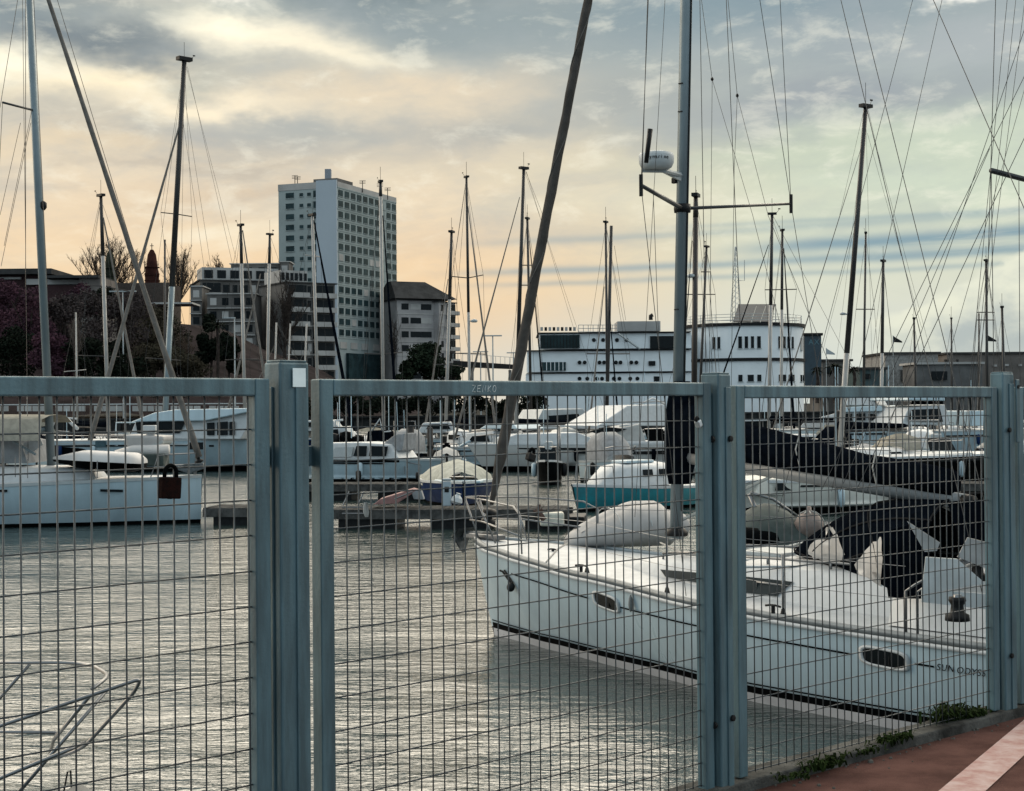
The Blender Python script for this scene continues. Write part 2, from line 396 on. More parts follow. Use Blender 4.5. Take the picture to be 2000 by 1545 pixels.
def post(label, p, dn, w_along, w_across, h):
    n = V((dn.y, -dn.x, 0))
    root = thing('fence_post', label, 'fence post', (p.x, p.y, 0), 0, 'galvanised posts of the quay fence')
    ax = (dn, n, V((0, 0, 1)))
    MB().box((0, 0, h/2), (w_along, w_across, h), ax).build('shaft', GALV, root, False, .006)
    MB().box(n*(w_across/2+.0025)+dn*(w_along*.22)+V((0, 0, h/2-.02)), (w_along*.42, .006, h-.06), ax).build('flange', GALV, root, False, .002)
    MB().box(-dn*(w_along/2+.0025)-n*(w_across*.18)+V((0, 0, h/2-.03)), (.006, w_across*.5, h-.08), ax).build('flange', GALV, root, False, .002)
    MB().box((0, 0, h+.003), (w_along*.9, w_across*.9, .006), ax).build('cap', GALV, root, False, .002)
    return root, ax
p1 = onA(560); P1, AX1 = post('fence post left of the middle panel, with a white sticker near its top', p1, dA, .105, .075, 1.632)
p2 = onA(1398); P2, AX2 = post('fence post between the middle and right panels, rounded at its top', p2, dA, .08, .085, 1.618)
p3 = onB(1957); P3, AX3 = post('fence post at the right edge with a latch bar', p3, dB, .10, .07, 1.64)
MB().box(nA*.0435+dA*.012+V((0, 0, 1.588)), (.046, .002, .054), AX1).build('sticker', PAPER, P1)
def lug(root, ax, dn, s, z, nn):
    """plate with a round eye"""
    n = V((dn.y, -dn.x, 0)); m = MB()
    m.box(dn*s+n*nn+V((0, 0, z)), (.05, .008, .06), ax).build('latch_plate', GALV, root, False, .004)
    MB().lathe(dn*s+n*(nn+.0052), n, [(.011, 0), (.011, .002)], 14).build('latch_hole', BLACK, root)
lug(P1, AX1, dA, -.075, 1.365, -.02); lug(P1, AX1, dA, .082, 1.36, -.02)
for z, s in ((1.37, -.052), (.28, -.052)):
    MB().lathe(dA*s+V((0, 0, z))+nA*.02, -dA, [(.014, 0), (.014, .01), (.008, .011)], 10).build('bolt', DARK, P2)
for z in (1.37, .30):
    MB().lathe(dA*.02+nA*.05+V((0, 0, z)), nA, [(.012, 0), (.012, .008), (.006, .009)], 10).build('bolt', DARK, P2)
    MB().lathe(dB*-.01+nB*.041+V((0, 0, z+.0)), nB, [(.012, 0), (.012, .008), (.006, .009)], 10).build('bolt', DARK, P3)
MB().box(dB*.062+nB*.046+V((0, 0, 1.46)), (.03, .008, .30), AX3).build('latch_bar', GALV, P3, False, .003)
MB().lathe(dB*.062+nB*.051+V((0, 0, 1.575)), nB, [(.009, 0), (.009, .003)], 12).build('bolt', DARK, P3)
# letters scratched into the top rail of the middle panel
A = onA(629); i0 = A+dA*.0255
glyph = {'Z': [[(0, 1), (.7, 1), (.05, .05), (.75, 0)]], 'E': [[(.7, 1), (.05, .95), (0, .05), (.7, 0)], [(0, .5), (.55, .52)]],
         'N': [[(0, 0), (.1, 1), (.6, .1), (.7, 1)]], 'K': [[(.05, 1), (.1, 0)], [(.65, .95), (.12, .45), (.7, 0)]],
         'O': [[(.35+.35*math.cos(a*.45), .5+.5*math.sin(a*.45)) for a in range(15)]]}
sc_ = MB(); hgt = .021
base = onA(912)
for k, ch in enumerate('ZENKO'):
    for strokes in glyph[ch]:
        pts = []
        for (gx, gy) in strokes:
            s = k*.0235+gx*.021+gy*.002
            q = base+dA*s+nA*.0236; pts.append(V((q.x, q.y, 1.548+gy*hgt))-PM.location)
        sc_.tube(pts, .0011, 4)
sc_.build('scratched_lettering', mat('scratched zinc', (.55, .60, .60), .6, 0, .1, 60), PM)
# padlocks left hanging on the wires
def padlock(label, px, py_top, py_bot, wpx, tilt, m, fn=onA, dn=dA, sh=BLACK):
    p = fn(px); d = (p-CAM).dot(FWD); u = d/FPX
    c_ = P(px, (py_top+py_bot)/2, d); n = V((dn.y, -dn.x, 0))
    c_ = V((p.x, p.y, 0))+n*.016+V((0, 0, c_.z)); H = (py_bot-py_top)*u; W = wpx*u/.92
    root = thing('padlock', label, 'padlock', c_, 0, 'padlocks hanging on the fence')
    ct, st__ = math.cos(tilt), math.sin(tilt); z_ = V((0, 0, 1)); ax = (dn*ct+z_*st__, n, z_*ct-dn*st__)
    MB().box(ax[2]*(-H*.19), (W, .022, H*.62), ax).build('lock_body', m, root, False, .004)
    pts = [ax[0]*(W*.3*math.cos(a))+ax[2]*(H*.24+W*.3*math.sin(a)*1.1) for a in [math.pi*i/10 for i in range(11)]]
    pts = [ax[0]*W*.3+ax[2]*(H*.1)]+pts+[ax[0]*-W*.3+ax[2]*(H*.1)]
    MB().tube(pts, .0058*max(1, W/.07), 8).build('shackle', sh, root, True)
    MB().lathe(ax[2]*(-H*.5), -ax[2], [(.006, 0), (.006, .001)], 8).build('keyhole', BLACK, root)
    return root
padlock('large rusty square padlock hanging on the left panel', 325, 906, 974, 41, -.06, RUST)
padlock('small dark padlock hanging beside the pale furled sail', 1030, 876, 901, 17, -.35, DARK)
padlock('small silver padlock on the stile of the middle panel', 1356, 812, 835, 10, .5, mat('bright padlock', (.5, .55, .57), .35, .5), sh=DARK)
gr = MB(); rg_ = random.Random(8)
for i in range(90):
    t = rg_.random()**1.3; p = Q2+dB*(t*3.2-.1)+nB*(.05+abs(rg_.gauss(0, .05)) if rg_.random() < .75 else rg_.uniform(.05, 1.6)); s_ = rg_.uniform(.003, .009)*(1 if rg_.random() < .9 else 1.8)
    gr.lathe(V((p.x, p.y, .0)), UZ0, [(s_, 0), (s_*.8, s_*.7), (s_*.2, s_)], 5)
tag(gr.build('grit', mat('dark grit', (.10, .095, .085), .9)), kind='stuff')
# weeds on the kerb
def weed(label, px, py, n, h):
    p = G(px, py, .03); m = MB(); rnd = random.Random(px)
    root = thing('weed', label, 'weed', p, 0, 'weeds growing along the kerb')
    for i in range(n):
        a = rnd.uniform(0, 6.28); o = V((rnd.gauss(0, .06), rnd.gauss(0, .02), 0)); o = dB*o.x+nB*o.y
        l = rnd.uniform(.4, 1)*h; b = V((math.cos(a), math.sin(a), 0)); s = V((-b.y, b.x, 0))*rnd.uniform(.003, .008)
        m1 = o+b*l*.35+V((0, 0, l*.75)); m2 = o+b*l*.8+V((0, 0, l*.8-rnd.random()*l*.5))
        k = len(m.v); m.v += [o-s*.6, o+s*.6, m1+s, m1-s, m2]; m.f += [(k, k+1, k+2, k+3), (k+3, k+2, k+4)]
    tag(m.build('leaves', mat('weed leaves', (.018, .030, .009), .85, 0, .35, 20), root), kind='stuff')
for i, (px, py, n, h, t_) in enumerate(((1612, 1500, 130, .06, 'bright low tuft of weeds under the right panel'), (1550, 1520, 60, .03, 'flat dark weeds near the middle post foot'), (1745, 1452, 160, .055, 'long clump of dark weeds halfway along the kerb'), (1850, 1412, 220, .11, 'tall weed with a seed head near the right post'), (1895, 1405, 240, .07, 'bushy weeds at the foot of the right post'), (1690, 1472, 60, .035, 'sparse weeds between two larger clumps'))):
    weed(t_, px, py, n, h)
# ============================================================ boats
UZ = V((0, 0, 1))
def hull(root, L, hbt, wbt, fbt, rake, hm_, boot=None, bottom=None, n=26, bulge=1.04, transom=True, name='hull', bh=.12):
    """lofted hull in local axes: x aft from the stem, y to either side, z up from the water"""
    sec = []
    for i in range(n+1):
        s = i/n; s = s*s*.35+s*.65; x = s*L
        hb, wbm, fb = lerp(hbt, x), lerp(wbt, x), lerp(fbt, x)
        k = (1-s)**3
        def pt(f, z):
            y = wbm+(hb-wbm)*(1-(1-f)**1.7); return y, z
        lv = []
        for f in (1, .8, .6, .4, .2, bh/fb): lv.append(pt(f, f*fb))
        lv.append((wbm*.985, .0)); lv.append((wbm*.8, -.18)); lv.append((.0, -.42))
        sec.append([(x-rake*k*max(0, z)/fbt[0][1], y, z) for y, z in lv])
    def strip(name_, a, b, m, cap):
        q = MB()
        for sgn in (1, -1):
            q.loft([[V((p[0], p[1]*sgn, p[2])) for p in (s_[a:b+1] if sgn > 0 else s_[a:b+1][::-1])] for s_ in sec])
        if cap and transom:
            e = sec[-1][a:b+1]; poly = [V((p[0], p[1], p[2])) for p in e]+[V((p[0], -p[1], p[2])) for p in e[::-1]]
            k = len(q.v); q.v += poly; q.f.append(tuple(range(k, k+len(poly))))
        return q.build(name_, m, root, True)
    h = strip(name, 0, 5, hm_, True)
    if boot: strip('boot_stripe', 5, 6, boot, True)
    strip('bottom', 6 if boot else 5, 8, bottom or BLACK, True)
    return sec
def deckm(root, sec, m, camber=.06, inset=.985, dz=-.012, name='deck', lo=0, hi=None):
    q = MB(); rows = []
    for s_ in sec[lo:hi]:
        x, y, z = s_[0]; y *= inset
        rows.append([V((x+.02, y*t, z+dz+camber*(1-t*t)*min(1, y/1.2))) for t in (-1, -.66, -.33, 0, .33, .66, 1)])
    q.loft(rows); return q.build(name, m, root, True)
def rail_loop(mb, pts, r=.0125): mb.tube(pts, r, 6); return mb
# ------------------------------------------------------------ the sailboat behind the fence
B0 = G(965, 1240, WATER)
MS = thing('sailboat', 'white sailboat moored stern to the quay, grey dinghy on its foredeck and black sail cover', 'sailboat', B0, math.radians(-45), None)
MI = inv(MS)
def ml(w_): return MI @ w_
HB = [(0, .06), (.35, .36), (.7, .56), (1.5, .86), (2.8, 1.2), (4.9, 1.74), (6, 1.86), (8.2, 1.97), (10, 1.9), (10.9, 1.72)]
WB = [(0, .0), (.5, .12), (1.5, .42), (3.3, .9), (5.4, 1.47), (7.4, 1.68), (9.2, 1.6), (10.9, 1.3)]
FB = [(0, 1.30), (.6, 1.255), (2.8, 1.11), (4.9, 1.01), (6.9, .95), (8.2, .93), (10.9, .93)]
GELW2 = mat('white gelcoat boot', (.50, .50, .52), .4, 0, .08, 3)
msec = hull(MS, 10.9, HB, WB, FB, .32, GELW, None, BLACK, 34, bh=.12)
deckm(MS, msec, GELD, .07)
def hy(x, z):                                                   # half breadth of the hull side at x, z
    x = x+.32*(1-max(0, x)/10.9)**3*z/1.30; fb = lerp(FB, x); wbm, hb = lerp(WB, x), lerp(HB, x); return wbm+(hb-wbm)*(1-(1-z/fb)**1.7)
def on_hull(px, py):                                            # local point of the near side seen at a pixel
    o, d = ml(CAM), (MI.to_3x3() @ ray(px, py)); y = 1.3
    side = 1 if o.y > 0 else -1
    for _ in range(60):
        t = (side*y-o.y)/d.y; p = o+d*t; y = y*.5+.5*hy(max(.02, p.x), min(max(p.z, .02), lerp(FB, p.x)))
    return V((p.x, side*y, p.z))
SIDE = 1 if ml(CAM).y > 0 else -1
def hpt(x, z, off=.0): return V((x, SIDE*(hy(x, z)+off), z))
def hull_band(x0, x1, z0f, z1f, off, m, name, n=24):
    q = MB(); rows = []
    for i in range(n+1):
        x = x0+(x1-x0)*i/n; rows.append([hpt(x, z1f(x), off), hpt(x, z0f(x), off)])
    q.loft(rows); return q.build(name, m, MS, True)
for sd_ in (1,):
    hull_band(.02, 10.88, lambda x: .115, lambda x: .185, .014, BLACK, 'boot_stripe')
    hull_band(.02, 10.88, lambda x: -.02, lambda x: .105, .012, GELW2, 'boot_stripe')
    hull_band(.02, 10.88, lambda x: .205, lambda x: .222, .014, BLACK, 'boot_stripe')
for sgn in (1, -1):
    tr = MB(); rows = [[V((s_[0][0]+.0, sgn*(s_[0][1]-d_), s_[0][2]+h_)) for d_, h_ in ((-.006, -.03), (-.006, .03), (.05, .03), (.05, -.01))] for s_ in msec]
    tr.loft(rows, True); tr.build('toe_rail', mat('aluminium toe rail', (.17, .19, .20), .45, .2, .1, 6) if sgn == SIDE else GREY, MS, True)
    tr = MB(); rows = [[V((s_[0][0], sgn*(s_[0][1]+d_), s_[0][2]+h_)) for d_, h_ in ((.004, -.075), (.022, -.07), (.022, -.035), (.004, -.03))] for s_ in msec[1:]]
    tr.loft(rows, True); tr.build('rubbing_strake', GELD, MS, True)
# dark pinstripe with its breaks, in pieces along the topsides
for (xa, ya), (xb, yb) in (((1000, 1120), (1150, 1168)), ((1213, 1186), (1400, 1229)), ((1400, 1229), (1662, 1277)), ((1788, 1296), (1826, 1302))):
    a, b = on_hull(xa, ya), on_hull(xb, yb); q = MB(); rows = []
    for i in range(13):
        t = i/12; x = a.x+(b.x-a.x)*t; z = a.z+(b.z-a.z)*t; rows.append([hpt(x, z+.009, .016), hpt(x, z-.009, .016)])
    q.loft(rows); q.build('pinstripe', BLACK, MS)
# portlights in the topsides
def portlight(corners, name='portlight'):
    (xa, ya), (xb, yb) = corners; a, b = on_hull(xa, ya), on_hull(xb, yb)
    cx, cz = (a.x+b.x)/2, (a.z+b.z)/2; w_, h_ = abs(b.x-a.x)/2, .075
    def ring(k, off, e=4.):
        r = []
        for i in range(24):
            t = 2*math.pi*i/24; c_, s_ = math.cos(t), math.sin(t)
            x = cx+w_*k*math.copysign(abs(c_)**.5, c_); z = cz+(h_*k+(.012 if k > 1 else 0))*math.copysign(abs(s_)**.5, s_)+(b.z-a.z)*.9*(x-cx)/max(.01, (b.x-a.x))
            r.append(hpt(x, z, off))
        return r
    f_ = MB().loft([ring(1.18, .0), ring(1.16, .026), ring(1.0, .028), ring(.97, .012)], True).build('portlight', GELD, MS, True)
    MB().loft([ring(.99, .016), ring(.6, .016), ring(.2, .016), ring(.01, .016)], True).build('glass', GLASS, f_)
    g_ = MB().box(hpt(cx+w_*.25, cz, .014), (.01, .012, h_*1.7)).build('mullion', DARK, f_)
portlight(((1163, 1167), (1207, 1184))); portlight(((1686, 1277), (1770, 1294)))
# name on the topsides
def text(body, size, mw_, m, root, name='lettering', ext=.0012, sh_=0):
    cu_ = bpy.data.curves.new(name, 'FONT'); cu_.body = body; cu_.size = size; cu_.extrude = ext; cu_.align_x = 'LEFT'; cu_.space_character = 1.15; cu_.shear = sh_
    to_ = bpy.data.objects.new(name, cu_); COL.objects.link(to_); bpy.context.view_layer.update()
    me = bpy.data.meshes.new_from_object(to_.evaluated_get(bpy.context.evaluated_depsgraph_get())); bpy.data.objects.remove(to_); me.name = name
    me.materials.clear(); me.materials.append(m); o = bpy.data.objects.new(name, me); COL.objects.link(o); o.parent = root; o.matrix_local = mw_; return o
def frame(o, xdir, up):
    x = xdir.normalized(); z = x.cross(up).normalized(); y = z.cross(x); m_ = Matrix((x, y, z)).transposed().to_4x4(); m_.translation = o; return m_
a, b = on_hull(1832, 1306), on_hull(1925, 1318)
dm = frame(V((0, 0, 0)), b-a, UZ); nrm = dm.to_3x3() @ V((0, 0, 1))
for word, (x0, y0) in (('SUN', (1830, 1308)), ('ODYSSEY', (1869, 1314))):
    p = on_hull(x0, y0); text(word, .085, frame(V((p.x, p.y+SIDE*.012, p.z)), b-a, UZ), DARK, MS, sh_=.2)
# anchor roller, anchor and a dark ball fender below the bow
st0 = V((-.30, 0, 1.30))
MB().box(st0+V((.12, 0, .03)), (.7, .14, .07)).build('bow_roller', STEEL, MS, False, .01)
an = MB(); an.tube([st0+V((.35, 0, .08)), st0+V((-.2, 0, .06)), st0+V((-.36, 0, -.06))], .03, 6)
an.loft([[st0+V((-.22, -.17, .13)), st0+V((-.22, .17, .13))], [st0+V((-.36, -.15, .0)), st0+V((-.36, .15, .0))], [st0+V((-.30, -.02, -.22)), st0+V((-.30, .02, -.22))]])
an.loft([[st0+V((-.19, -.17, .13)), st0+V((-.19, .17, .13))], [st0+V((-.32, -.15, .0)), st0+V((-.32, .15, .0))], [st0+V((-.29, -.02, -.22)), st0+V((-.29, .02, -.22))]])
an.build('anchor', mat('galvanised anchor', (.10, .11, .115), .6, .3, .3, 12), MS)
a = on_hull(985, 1116); b = on_hull(1003, 1143)
q = MB().tube([a+V((-.05, SIDE*.03, .01)), a+V((.0, SIDE*.03, 0)), b+V((0, SIDE*.04, .02))], .014, 6).tube([a+V((.03, SIDE*.03, .02)), b+V((.03, SIDE*.04, .03))], .012, 6)
q.build('fairlead', DARK, MS)
MB().lathe(b+V((0, SIDE*.05, -.02)), (0, SIDE, .2), [(.02, -.04), (.055, -.02), (.062, .0), (.055, .02), (.02, .04)], 12).build('roller_ball', DARK, MS, True)
# coachroof
def roofw(x): return lerp([(2.6, .42), (3.6, .78), (5.0, 1.08), (6.6, 1.2), (7.4, 1.22)], x)
def roofh(x): return lerp([(2.6, .02), (3.1, .14), (3.9, .25), (5.2, .33), (6.4, .38), (7.4, .40)], x)
cr = []
for i in range(20):
    x = 2.6+4.8*i/19; w_, h_ = roofw(x), roofh(x); z0 = lerp(FB, x)+.03
    cr.append([V((x, y*w_, z0+h_*z)) for y, z in ((-1, 0), (-.93, .62), (-.84, .9), (-.55, 1.05), (0, 1.12), (.55, 1.05), (.84, .9), (.93, .62), (1, 0))])
MB().loft(cr, False, True).build('coachroof', GELD, MS, True)
def roofside(px, py):
    o, d = ml(CAM), (MI.to_3x3() @ ray(px, py)); y = 1.0
    for _ in range(40):
        t = (SIDE*y-o.y)/d.y; p = o+d*t
        y = .5*y+.5*roofw(p.x)*(1-.07*max(0, min(1, (p.z-lerp(FB, p.x)-.03)/(.62*roofh(p.x)))))
    return V((p.x, SIDE*(y+.006), p.z))
for poly, hatch in ((((1292, 1112), (1362, 1118), (1362, 1137), (1302, 1126)), False), (((1440, 1124), (1550, 1136), (1518, 1164), (1440, 1155)), True)):
    pts = [roofside(*p) for p in poly]
    wn_ = MB().prism([p+V((0, SIDE*.004, 0)) for p in pts], (0, SIDE*.014, 0)).build('cabin_window', mat('smoked cabin window', (.026, .034, .037), .35, 0, .15, 4, spec=.15), MS)
    if hatch:
        c0, c1 = roofside(1482, 1136), roofside(1518, 1158)
        h_ = [V((x_, c0.y+SIDE*.03, z_)) for x_, z_ in ((c0.x, c1.z), (c0.x, c0.z), (c1.x, c0.z-.01), (c1.x, c1.z-.01), (c0.x, c1.z))]
        MB().tube(h_, .011, 6).build('hatch_frame', STEEL, wn_, True)
MB().prism([V((x, y, z)) for x, y, z in ((4.3, -.3, 0), (4.9, -.3, 0), (4.9, .3, 0), (4.3, .3, 0))], (0, 0, .05)).build('deck_hatch', GREY, MS, False, .01).location = (0, 0, lerp(FB, 4.6)+.03+roofh(4.6)*1.12)
for sgn in (1, -1):
    q = MB(); pts = []
    for i in range(9):
        x = 3.4+i*.42; pts.append(V((x, sgn*roofw(x)*.72, lerp(FB, x)+.03+roofh(x)*1.02+.06)))
    q.tube(pts, .016, 6)
    for p in pts[::2]: q.tube([p, p-V((0, 0, .07))], .014, 5)
    q.build('handrail', STEEL, MS, True)
# cockpit: coamings, sole, seats
x0, x1 = 7.05, 10.4
for sgn in (1, -1):
    rows = []
    for i in range(10):
        x = x0+(x1-x0)*i/9; z0 = lerp(FB, x)+.02; h_ = .34-.10*i/9; y = 1.36
        rows.append([V((x, sgn*(y+.22), z0)), V((x, sgn*(y+.12), z0+h_*.8)), V((x, sgn*(y+.02), z0+h_)), V((x, sgn*(y-.18), z0+h_)), V((x, sgn*(y-.24), z0+h_*.9)), V((x, sgn*(y-.28), z0-.05))])
    MB().loft(rows, False, True).build('coaming', GELD, MS, True)
MB().box((8.9, 0, lerp(FB, 8.9)+.04), (3.0, 2.2, .04)).build('cockpit_sole', GELD, MS)
MB().prism([V((7.45, -1.2, 0)), V((7.45, 1.2, 0)), V((7.40, 1.1, .42)), V((7.40, -1.1, .42))], (.03, 0, 0)).build('companionway_bulkhead', GELD, MS).location = (0, 0, .98)
# mast and rigging: fixed to real points of this boat
DM = 18.63
mb0 = ml(P(1321, 1030, DM)); mt0 = ml(P(1352, -620, DM)); mdir = (mt0-mb0).normalized()
mtop = mb0+mdir*12.6
def on_mast(py):
    for i in range(2000):
        p = mb0+mdir*(i*.0063)
        if proj(MS.location+MS.rotation_euler.to_matrix() @ p)[1] <= py: return p
    return mtop
MB().tube([mb0-mdir*.15, mtop], .078, 12, .07, True).build('mast', ALU, MS, True)
MB().tube([mb0+mdir*.2-V((.0, 0, 0))+V((.082, 0, 0)), mtop+V((.07, 0, 0))], .012, 5).build('sail_track', DARK, MS)
MB().lathe(mb0-V((0, 0, .1)), UZ, [(.14, 0), (.14, .04), (.1, .09)], 14).build('mast_collar', DARK, MS, True)
bs = MB()
for py in (165, 220, 606): p = on_mast(py); bs.box(p+V((0, SIDE*.078, 0)), (.06, .02, .012))
bs.build('mast_fitting', DARK, MS)
def rigp(px, py, d): return ml(P(px, py, d))
root_s = on_mast(408)
tipN = rigp(1252, 362, 16.9); tipF = rigp(1545, 398, 19.7)
for tip, r in ((tipN, .03), (tipF, .022)):
    q = MB().tube([root_s, tip], r, 8, r*.75).build('spreader', mat('black spreader', (.018, .02, .022), .4, 0, .1, 6), MS, True)
    MB().tube([tip-V((0, 0, .12)), tip+V((0, 0, .12))], .022, 6).build('spreader_end', DARK, q)
MB().lathe(root_s, UZ, [(.1, -.05), (.105, 0), (.1, .05)], 12).build('spreader_bracket', DARK, MS, True)
def rig(a, b, r=.0042, m=RIG, name='shroud'): return MB().tube([a, b], r, 5).build(name, m, MS)
cpN = V((4.6, SIDE*1.60, 1.05)); cpF = V((4.6, -SIDE*1.60, 1.05))
tp2 = mb0+mdir*9.6
rig(tipN, cpN); rig(tipF, cpF)
rig(tipN, rigp(1290, -600, 17.6)); rig(tipF, rigp(1420, -420, 19.3)); rig(tipF, rigp(1515, -160, 19.7))
rig(rigp(1300, -20, 17.2), rigp(1240, 1010, 17.4), .003); rig(rigp(1276, 380, 17.1), cpN+V((-.25, 0, 0)), .0035)
# halyards, lazy jacks and the stays on the far side, thin lines between mast and boom
for (xa, ya, da), (xb, yb, db), r in (
    ((1366, -60, 18.6), (1380, 800, 18.4), .0045), ((1416, -60, 18.9), (1446, 640, 19.2), .0045), ((1362, -60, 18.6), (1391, 155, 18.4), .0035),
    ((1391, 155, 18.4), (1470, 420, 17.6), .003), ((1470, 420, 17.6), (1580, 860, 16.8), .003), ((1391, 157, 18.4), (1385, 800, 18.4), .003),
    ((1420, -20, 18.8), (1440, 187, 18.3), .0035), ((1440, 187, 18.3), (1434, 330, 18.2), .003), ((1440, 187, 18.3), (1500, 420, 17.2), .003), ((1500, 420, 17.2), (1700, 905, 16.3), .003),
    ((1434, 330, 18.2), (1427, 850, 18), .003), ((1266, -40, 17.4), (1254, 350, 17.2), .0045)):
    rig(rigp(xa, ya, da), rigp(xb, yb, db), r, RIG, 'halyard')
for pp in ((1391, 155, 18.4), (1440, 187, 18.3)): MB().lathe(rigp(*pp)-V((0, 0, .02)), UZ, [(.008, 0), (.018, .015), (.018, .03), (.008, .045)], 8).build('lazy_jack_block', DARK, MS, True)
# twin backstays and topping lift running down to the stern, off to the right
for (xa, ya), (xb, yb), d0, d1 in (((1640, -10), (1790, 620), 16.5, 14.9), ((1678, 0), (1850, 690), 16.4, 14.7), ((1823, 0), (2080, 590), 15.6, 13.7)):
    rig(rigp(xa-(xb-xa)*.6, ya-(yb-ya)*.6, d0+.6), rigp(xa+(xb-xa)*2.0, ya+(yb-ya)*2.0, d1-1.2), .0042, RIG, 'backstay')
# furled genoa on the forestay
f0, f1 = rigp(960, 985, 20.9), rigp(1160, -60, 19.2)
ft = f0+(f1-f0)*1.42
pts, rad = [], []
for i in range(41):
    t = i/40; p = f0+(ft-f0)*t
    r = .040+.036*(1-t)**.8 if t > .06 else .03+.7*t
    wob = .003*math.sin(i*1.9)
    pts.append(p+V((wob*.6, wob, 0))); rad.append(r*(1+.05*math.sin(i*2.3)))
gf = MB().tube(pts, rad, 10).build('furled_genoa', SAIL, MS, True)
sp = MB(); q = []
for i in range(121):
    t = .05+.93*i/120; p = f0+(ft-f0)*t; a = i*.33; r = (.040+.036*(1-t)**.8)*1.03; q.append(p+V((math.cos(a)*r, math.sin(a)*r, 0)))
sp.tube(q, .007, 4).build('sheet_wrap', mat('sail edge', (.14, .13, .12), .85), gf)
dr = (f1-f0).normalized()
MB().lathe(f0-dr*.28, dr, [(.03, 0), (.10, .02), (.10, .05), (.05, .07), (.05, .14), (.10, .16), (.10, .19), (.03, .21)], 14).build('furling_drum', DARK, MS, True)
rig(f0-dr*.3, st0+V((.15, 0, .05)), .008, STEEL, 'forestay')
# radar dome on its bracket
rc = rigp(1282, 314, 18.2); rr_ = .205
rd = MB().lathe(rc-V((0, 0, .10)), UZ, [(.13, -.01), (rr_*.88, .02), (rr_, .07), (rr_*1.02, .15), (rr_*.96, .185), (rr_*.6, .205), (.02, .21)], 28).build('radar_dome', mat('radar white', (.36, .39, .40), .5, 0, .05, 4), MS, True)
cd = (ml(CAM)-rc); cd.z = 0; cd.normalize(); rt = UZ.cross(cd)
for i, ch in enumerate('raymarine'):
    a = (i-4)*.165; nn = cd*math.cos(a)+rt*math.sin(a); tt = rt*math.cos(a)-cd*math.sin(a)
    text(ch, .062, frame(rc+nn*(rr_*1.02+.003)-tt*.014+V((0, 0, .0)), tt, UZ), BLACK, rd)
q = MB(); pm = on_mast(335)
q.loft([[rc+V((0, 0, -.11))+rt*s+cd*.05*k for s, k in ((-.16, 1), (.02, 1), (.02, -1), (-.16, -1))], [pm+V((0, 0, -.02))+cd*.04*k-UZ*h for h, k in ((0, 1), (.12, 1), (.12, -1), (0, -1))]], True, True)
q.tube([rc-UZ*.11-rt*.17, rc-UZ*.12+rt*.1, pm-UZ*.06], .028, 6); q.build('radar_bracket', GREY, MS)
MB().box(on_mast(353)+rt*-.10, (.07, .05, .07)).build('deck_light', DARK, MS, False, .01)
MB().tube([rigp(1270, 252, 17.1), rigp(1262, 318, 17.1)], .03, 8, .024).build('radar_reflector', DARK, MS, True)
# boom, sail and black sail cover
g0 = rigp(1330, 890, 18.6); bend = rigp(1885, 980, 15.4); bdir = (bend-g0).normalized()
MB().tube([g0, bend], .075, 12, .07, True, 1.15).build('boom', mat('grey boom', (.17, .18, .185), .5, .2, .06, 3), MS, True)
MB().tube([bend-bdir*.02, bend+bdir*.10], .078, 12).build('boom_end', DARK, MS, True)
prof = [(1300, 748, .16), (1380, 800, .17), (1455, 828, .19), (1545, 850, .19), (1620, 871, .17), (1700, 892, .15), (1790, 905, .14), (1880, 925, .12), (1935, 935, .1)]
secs = []
tbl = []
for i in range(15):
    t = i/14*.97; c_ = g0+bdir*(t*(bend-g0).length); wpx, wpy, wd = proj(MS.location+MS.rotation_euler.to_matrix() @ c_)
    ty = lerp([(p[0], p[1]) for p in prof], wpx); hgt_ = max(.1, (wpy-ty)*wd/FPX); wdt = lerp([(p[0], p[2]) for p in prof], wpx)*(1+.12*math.sin(i*2.1))
    sdv = bdir.cross(UZ).normalized()
    secs.append([c_+sdv*wdt*math.cos(a)*(.75 if math.sin(a) > .7 else 1)+UZ*(.03+hgt_*(.5+.5*math.sin(a))*.97) for a in [2*math.pi*k/12 for k in range(12)]])
cov = MB().loft(secs, True, True).build('sail_cover', NAVY, MS, True)
mc = []
for py, r in ((745, .09), (760, .13), (800, .165), (850, .18), (900, .17), (945, .12)): mc.append((on_mast(py), r))
MB().loft([[p+V((r*1.2*math.cos(a)+.04, r*math.sin(a), 0)) for a in [2*math.pi*k/12 for k in range(12)]] for p, r in mc], True, True).build('mast_cover', NAVY, cov, True)
for px, py, d in ((1560, 850, 17.1), (1710, 885, 16.3)):
    MB().tube([rigp(px, py, d-.1), rigp(px-6, py+28, d-.2), rigp(px+2, py+62, d-.2)], .008, 5).build('sail_tie', ROPE, cov)
rig(g0-UZ*.05+bdir*1.5, mb0+V((.1, 0, .1)), .02, ALU, 'boom_vang'); rig(bend-bdir*.6, V((8.2, 0, 1.45)), .012, ROPE, 'mainsheet')
# pulpit, stanchions, guard wires
def deckz(x): return lerp(FB, x)+.01
pu = MB()
for sgn in (1, -1):
    foot = [V((x, sgn*(lerp(HB, x)-.06), deckz(x))) for x in (.35, 1.25)]
    topp = [V((-.42, sgn*.13, 1.86)), V((.25, sgn*.40, 1.86)), V((1.05, sgn*.66, 1.82)), V((1.25, sgn*.74, 1.72)), foot[1]]
    pu.tube(topp, .0125, 6); pu.tube([foot[0], V((.05, sgn*.36, 1.86))], .0125, 6); pu.tube([V((-.30, sgn*.15, 1.56)), V((.2, sgn*.36, 1.56)), V((1.25, sgn*.73, 1.45))], .0125, 6)
    pu.tube([V((-.15, sgn*.13, 1.30)), V((-.42, sgn*.13, 1.86))], .0125, 6)
pu.tube([V((-.42, -.13, 1.86)), V((-.46, 0, 1.86)), V((-.42, .13, 1.86))], .0125, 6)
pu.build('pulpit', STEEL, MS, True)
